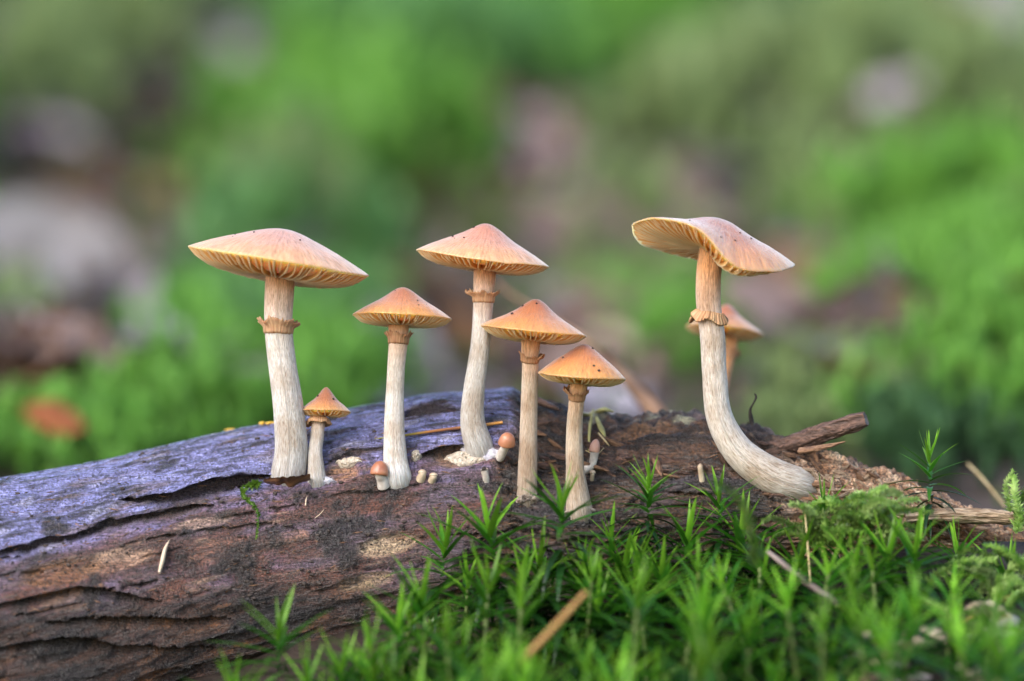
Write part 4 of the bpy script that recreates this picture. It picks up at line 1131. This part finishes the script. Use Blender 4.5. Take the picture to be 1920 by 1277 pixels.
# ------------------------------------------------------------------ forest floor behind the log
M_bm = vleaf_mat('far_moss', .5, .35, .3)
PATCH = [ # photo ellipse (cx, cy, rx, ry), colour
    ((700, 300, 230, 120), 'g'), ((450, 360, 120, 60), 'g'), ((880, 190, 200, 110), 'b'), ((1080, 70, 240, 110), 'g'), ((900, 40, 160, 80), 'b'), ((640, 160, 150, 70), 'b'),
    ((1600, 220, 110, 120), 'y'), ((1180, 580, 150, 90), 'y'), ((1190, 640, 90, 60), 'g'), ((1800, 540, 190, 200), 'g'), ((1640, 560, 150, 90), 'g'), ((1850, 340, 130, 140), 'y'), ((1820, 700, 200, 120), 'g'),
    ((590, 740, 150, 90), 'g'), ((360, 700, 110, 110), 'g'), ((330, 800, 200, 70), 'g'), ((480, 600, 170, 80), 'b'), ((230, 60, 150, 140), 'y'), ((100, 230, 130, 90), 'y'), ((540, 440, 140, 60), 'y'), ((1430, 270, 130, 80), 'y'),
    ((1290, 340, 160, 60), 'y'), ((700, 620, 120, 70), 'b'), ((1460, 470, 120, 60), 'y'), ((130, 860, 160, 60), 'g'), ((1560, 780, 160, 90), 'y'), ((1310, 640, 70, 60), 'g'), ((1540, 30, 150, 70), 'd'), ((1750, 120, 90, 90), 'y'), ((60, 640, 60, 60), 'y'), ((1760, 850, 220, 60), 'd'), ((1620, 800, 130, 60), 'g'), ((1880, 800, 120, 80), 'g')]
PC = {'g': (.15, .33, .055), 'b': (.12, .26, .08), 'y': (.21, .28, .11), 'd': (.06, .13, .05)}
BARE = [(250, 250, 120, 110), (400, 110, 130, 70), (1000, 290, 110, 110), (1450, 180, 130, 50), (1270, 400, 110, 60), (780, 640, 110, 70), (1330, 510, 250, 60), (130, 560, 170, 170), (60, 320, 90, 50), (1840, 110, 110, 80), (1700, 280, 60, 120), (1650, 640, 70, 50), (1100, 700, 110, 60), (1480, 560, 150, 60), (1380, 440, 120, 50), (80, 700, 120, 60), (1600, 420, 70, 60), (560, 560, 60, 40)]
def moss_field(name, label, x0, x1, y0, y1, n, nb, hgt, seed, wid):
    rr = np.random.RandomState(seed)
    y = y0 + (y1 - y0) * rr.rand(n) ** 1.25
    half = 15.5 * (CAM_D + y) / CAM_D + 6
    x = rr.uniform(-1, 1, n) * half
    z = zg(x, y)
    px, py = proj(np.stack([x, y, z], -1))
    d = np.full(n, .05) + .15 * sstep(.05, .4, fbm(x * .12, y * .08, 4, 3)); col = np.tile(np.array([.12, .19, .045]), (n, 1))
    jx, jy = px + 30 * rr.randn(n), py + 22 * rr.randn(n)
    best = np.zeros(n)
    for (cx, cy, rx, ry), k in PATCH:
        m = np.exp(-(((jx - cx) / rx) ** 2 + ((jy - cy) / ry) ** 2) * .9)
        u = m > best; best = np.maximum(best, m); col[u & (m > .3)] = PC[k]
    d = np.maximum(d, sstep(.33, .62, best))
    for cx, cy, rx, ry in BARE:
        d = d * (1 - .9 * np.exp(-(((px - cx) / rx) ** 2 + ((py - cy) / ry) ** 2) * 1.3))
    out = (px < -60) | (px > 1980) | (py < -40)
    d = np.where(out, .15 + .8 * sstep(-.15, .3, fbm(x * .07, y * .05, 14, 3)), d); col[out] = PC['g']; best = np.where(out, .7, best)
    keep = rr.rand(n) < d
    x, y, z, col, best = x[keep], y[keep], z[keep], col[keep], best[keep]; n = len(x)
    size = hgt * (1 + y / 130.) * rr.uniform(.7, 1.35, n) * (.6 + .6 * best)
    V, C = [], []
    for k in range(nb):
        az = rr.uniform(0, 6.28, n); t = rr.rand(n); el = np.radians(5 + 75 * t ** .8)
        ln = size * (.75 - .2 * t) * rr.uniform(.7, 1.1, n)
        b0 = np.stack([x, y, z + size * (.15 + .75 * t)], -1)
        d3 = np.stack([np.cos(el) * np.cos(az), np.cos(el) * np.sin(az), np.sin(el)], -1) * ln[:, None]
        sd_ = np.stack([-np.sin(az), np.cos(az), 0 * az], -1) * (wid * size)[:, None]
        tip = b0 + d3; tip[:, 2] -= .12 * ln * (1 - t)
        V.append(np.stack([b0 - sd_ * .5, b0 + d3 * .45 + sd_, tip, b0 + d3 * .45 - sd_], 1))
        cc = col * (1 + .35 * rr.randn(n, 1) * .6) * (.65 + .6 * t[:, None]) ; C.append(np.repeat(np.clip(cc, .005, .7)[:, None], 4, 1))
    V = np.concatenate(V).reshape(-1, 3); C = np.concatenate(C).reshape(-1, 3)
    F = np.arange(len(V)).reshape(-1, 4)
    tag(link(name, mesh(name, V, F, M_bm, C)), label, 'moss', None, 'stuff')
moss_field('moss_cushions', 'blurred green moss cushions close behind the log', 0, 0, 10, 62, 15500, 20, .78, 11, .10)
moss_field('moss_slope', 'blurred green moss covering the slope far behind the log', 0, 0, 60, 620, 14500, 18, 1.6, 12, .16)

# dead leaves
def leaf_mesh(seed, mat, curl=.5, ns=14, nw=7, wid=.3):
    rr = np.random.RandomState(seed); V = []
    for lay in (0, 1):
        for i in range(ns):
            t = i / (ns - 1); ww = wid * (math.sin(math.pi * min(1, t * .94 + .04)) ** .8) + .004
            ww *= 1 + .10 * math.sin(t * 40)
            for j in range(nw):
                q = 2 * j / (nw - 1) - 1
                zz = curl * (q * ww) ** 2 * 2.2 + .22 * curl * (t - .5) ** 2 + .05 * float(perlin(t * 4 + seed, q * 2, 1)) + .02 * abs(q) * math.cos(t * 50) - .006 * lay
                V.append((t - .5, q * ww * (1 - .15 * curl * abs(q)), zz))
    F = grid_faces(ns, nw).tolist() + [f[::-1] for f in grid_faces(ns, nw, False, ns * nw).tolist()]
    V, F2, _ = np.array(V), None, None
    tv, tf, _ = tube([(-.72, .02, .10), (-.6, 0, .06), (-.49, 0, .055 * curl), (-.2, 0, .02), (.35, 0, .015)], [.010, .011, .012, .010, .004], 14, 6)
    o = len(V)
    return mesh('dead_leaf', np.vstack([V, tv]), F + [[q + o for q in f] for f in tf], mat)
DL = [leaf_mat('dead_leaf_' + nm, c1, c2, rg, .2, 90, .5) for nm, c1, c2, rg in [('violet_grey', (.32, .27, .32), (.52, .46, .52), .4), ('pink_brown', (.25, .165, .14), (.42, .30, .26), .45), ('brown', (.14, .075, .045), (.30, .17, .10), .5), ('pale', (.50, .45, .46), (.72, .67, .68), .4), ('russet', (.22, .06, .02), (.36, .12, .035), .55), ('dark', (.035, .03, .035), (.09, .075, .08), .45)]]
DLM = [[leaf_mesh(k * 7 + q, DL[q], .3 + .5 * (k % 3)) for k in range(4)] for q in range(6)]
LG = 'dead leaves littering the floor behind the log'
def dead_leaf(p, size, q, rot_, label, lift=.35, group=LG):
    o = link('dead_leaf', DLM[q][rm.randrange(4)], None, (p[0], p[1], p[2] + lift)); o.scale = (size,) * 3; o.rotation_euler = rot_
    return tag(o, label, 'leaf', group)
_LC = ['violet-grey', 'pinkish brown', 'brown', 'whitish', 'russet', 'blackish']
def sharedl(q, p):
    return 'blurred %s dead leaf lying %s' % (_LC[q], 'on the floor close behind the log' if p[1] < 45 else 'part way up the mossy slope behind the log' if p[1] < 110 else 'far up the mossy slope behind the log')
for cx, cy, rx, ry in BARE:
    for k in range(12):
        px, py = cx + rm.gauss(0, .5) * rx, cy + rm.gauss(0, .5) * ry
        if not -60 < px < 1980 or py < -40: continue
        p = ground_hit(px, py)
        darkzone = (cx, cy) in ((250, 250), (1840, 110), (60, 320), (780, 640))
        q = rm.choice((5, 5, 0, 2)) if darkzone else rm.choice((0, 0, 1, 1, 2))
        dead_leaf(p, rm.uniform(3.0, 4.6) * (1 + p[1] / 250), q, (rm.gauss(.35, .3), rm.gauss(0, .3), rm.uniform(0, 6.28)), sharedl(q, p))
for k in range(90):
    p = ground_hit(rm.uniform(0, 1920), rm.uniform(0, 800))
    q = rm.choice((0, 1, 2, 2, 5)); dead_leaf(p, rm.uniform(2.6, 4.2) * (1 + p[1] / 250), q, (rm.gauss(.2, .3), rm.gauss(0, .3), rm.uniform(0, 6.28)), sharedl(q, p))
# particular leaves that read in the blur
def leaf_at(px, py, y, size, q, rot_, label): return dead_leaf(at(px, py, y), size, q, rot_, label, 0, None)
leaf_at(120, 490, 58, 6.4, 3, (1.35, .5, .2), 'large pale curled dead leaf standing against the moss behind the log')
leaf_at(180, 650, 46, 5.6, 0, (1.2, -.9, .3), 'violet-grey folded dead leaf below the large pale one')
leaf_at(20, 700, 42, 4.2, 0, (1.0, .4, .4), 'small grey dead leaf under the violet folded one')
leaf_at(100, 785, 20, 1.5, 4, (1.0, .3, .2), 'small orange-brown leaf fragment low beside the bluish log')
leaf_at(1480, 595, 36, 4.4, 1, (.6, .42, .1), 'pinkish dead leaf pointing away behind the curved stem')
leaf_at(1150, 480, 60, 7.5, 1, (.6, .2, .1), 'broad pinkish dead leaf on the slope between the tall mushrooms')
leaf_at(1790, 60, 230, 16, 4, (.9, .2, .3), 'blurred red-brown leaf far up the slope')
leaf_at(1890, 20, 260, 16, 3, (.9, .2, .3), 'blurred whitish leaf far up the slope beside the red-brown one')
# long stalked leaf leaning just behind the log
b = at(1215, 770, 9.5); r = thing('stalked_dead_leaf', b, 'pinkish curled dead leaf with a long stalk leaning behind the log', 'leaf')
pth = [at(1275, 825, 9.0), at(1190, 728, 9.6), at(1150, 682, 10.0), at(1105, 642, 10.4)]
V, F, uv = tube(pth, [.42, .40, .25, .08], 30, 18, .4, .35, 1.4, 3); link('blade', mesh('blade', V - b, F, DL[2], None, uv), r)
V, F, uv = tube([at(1110, 646, 10.4), at(1040, 600, 10.8), at(980, 566, 11.2), at(928, 528, 11.4)], [.08, .065, .06, .045], 30, 10); link('stalk', mesh('stalk', V - b, F, DL[2], None, uv), r)
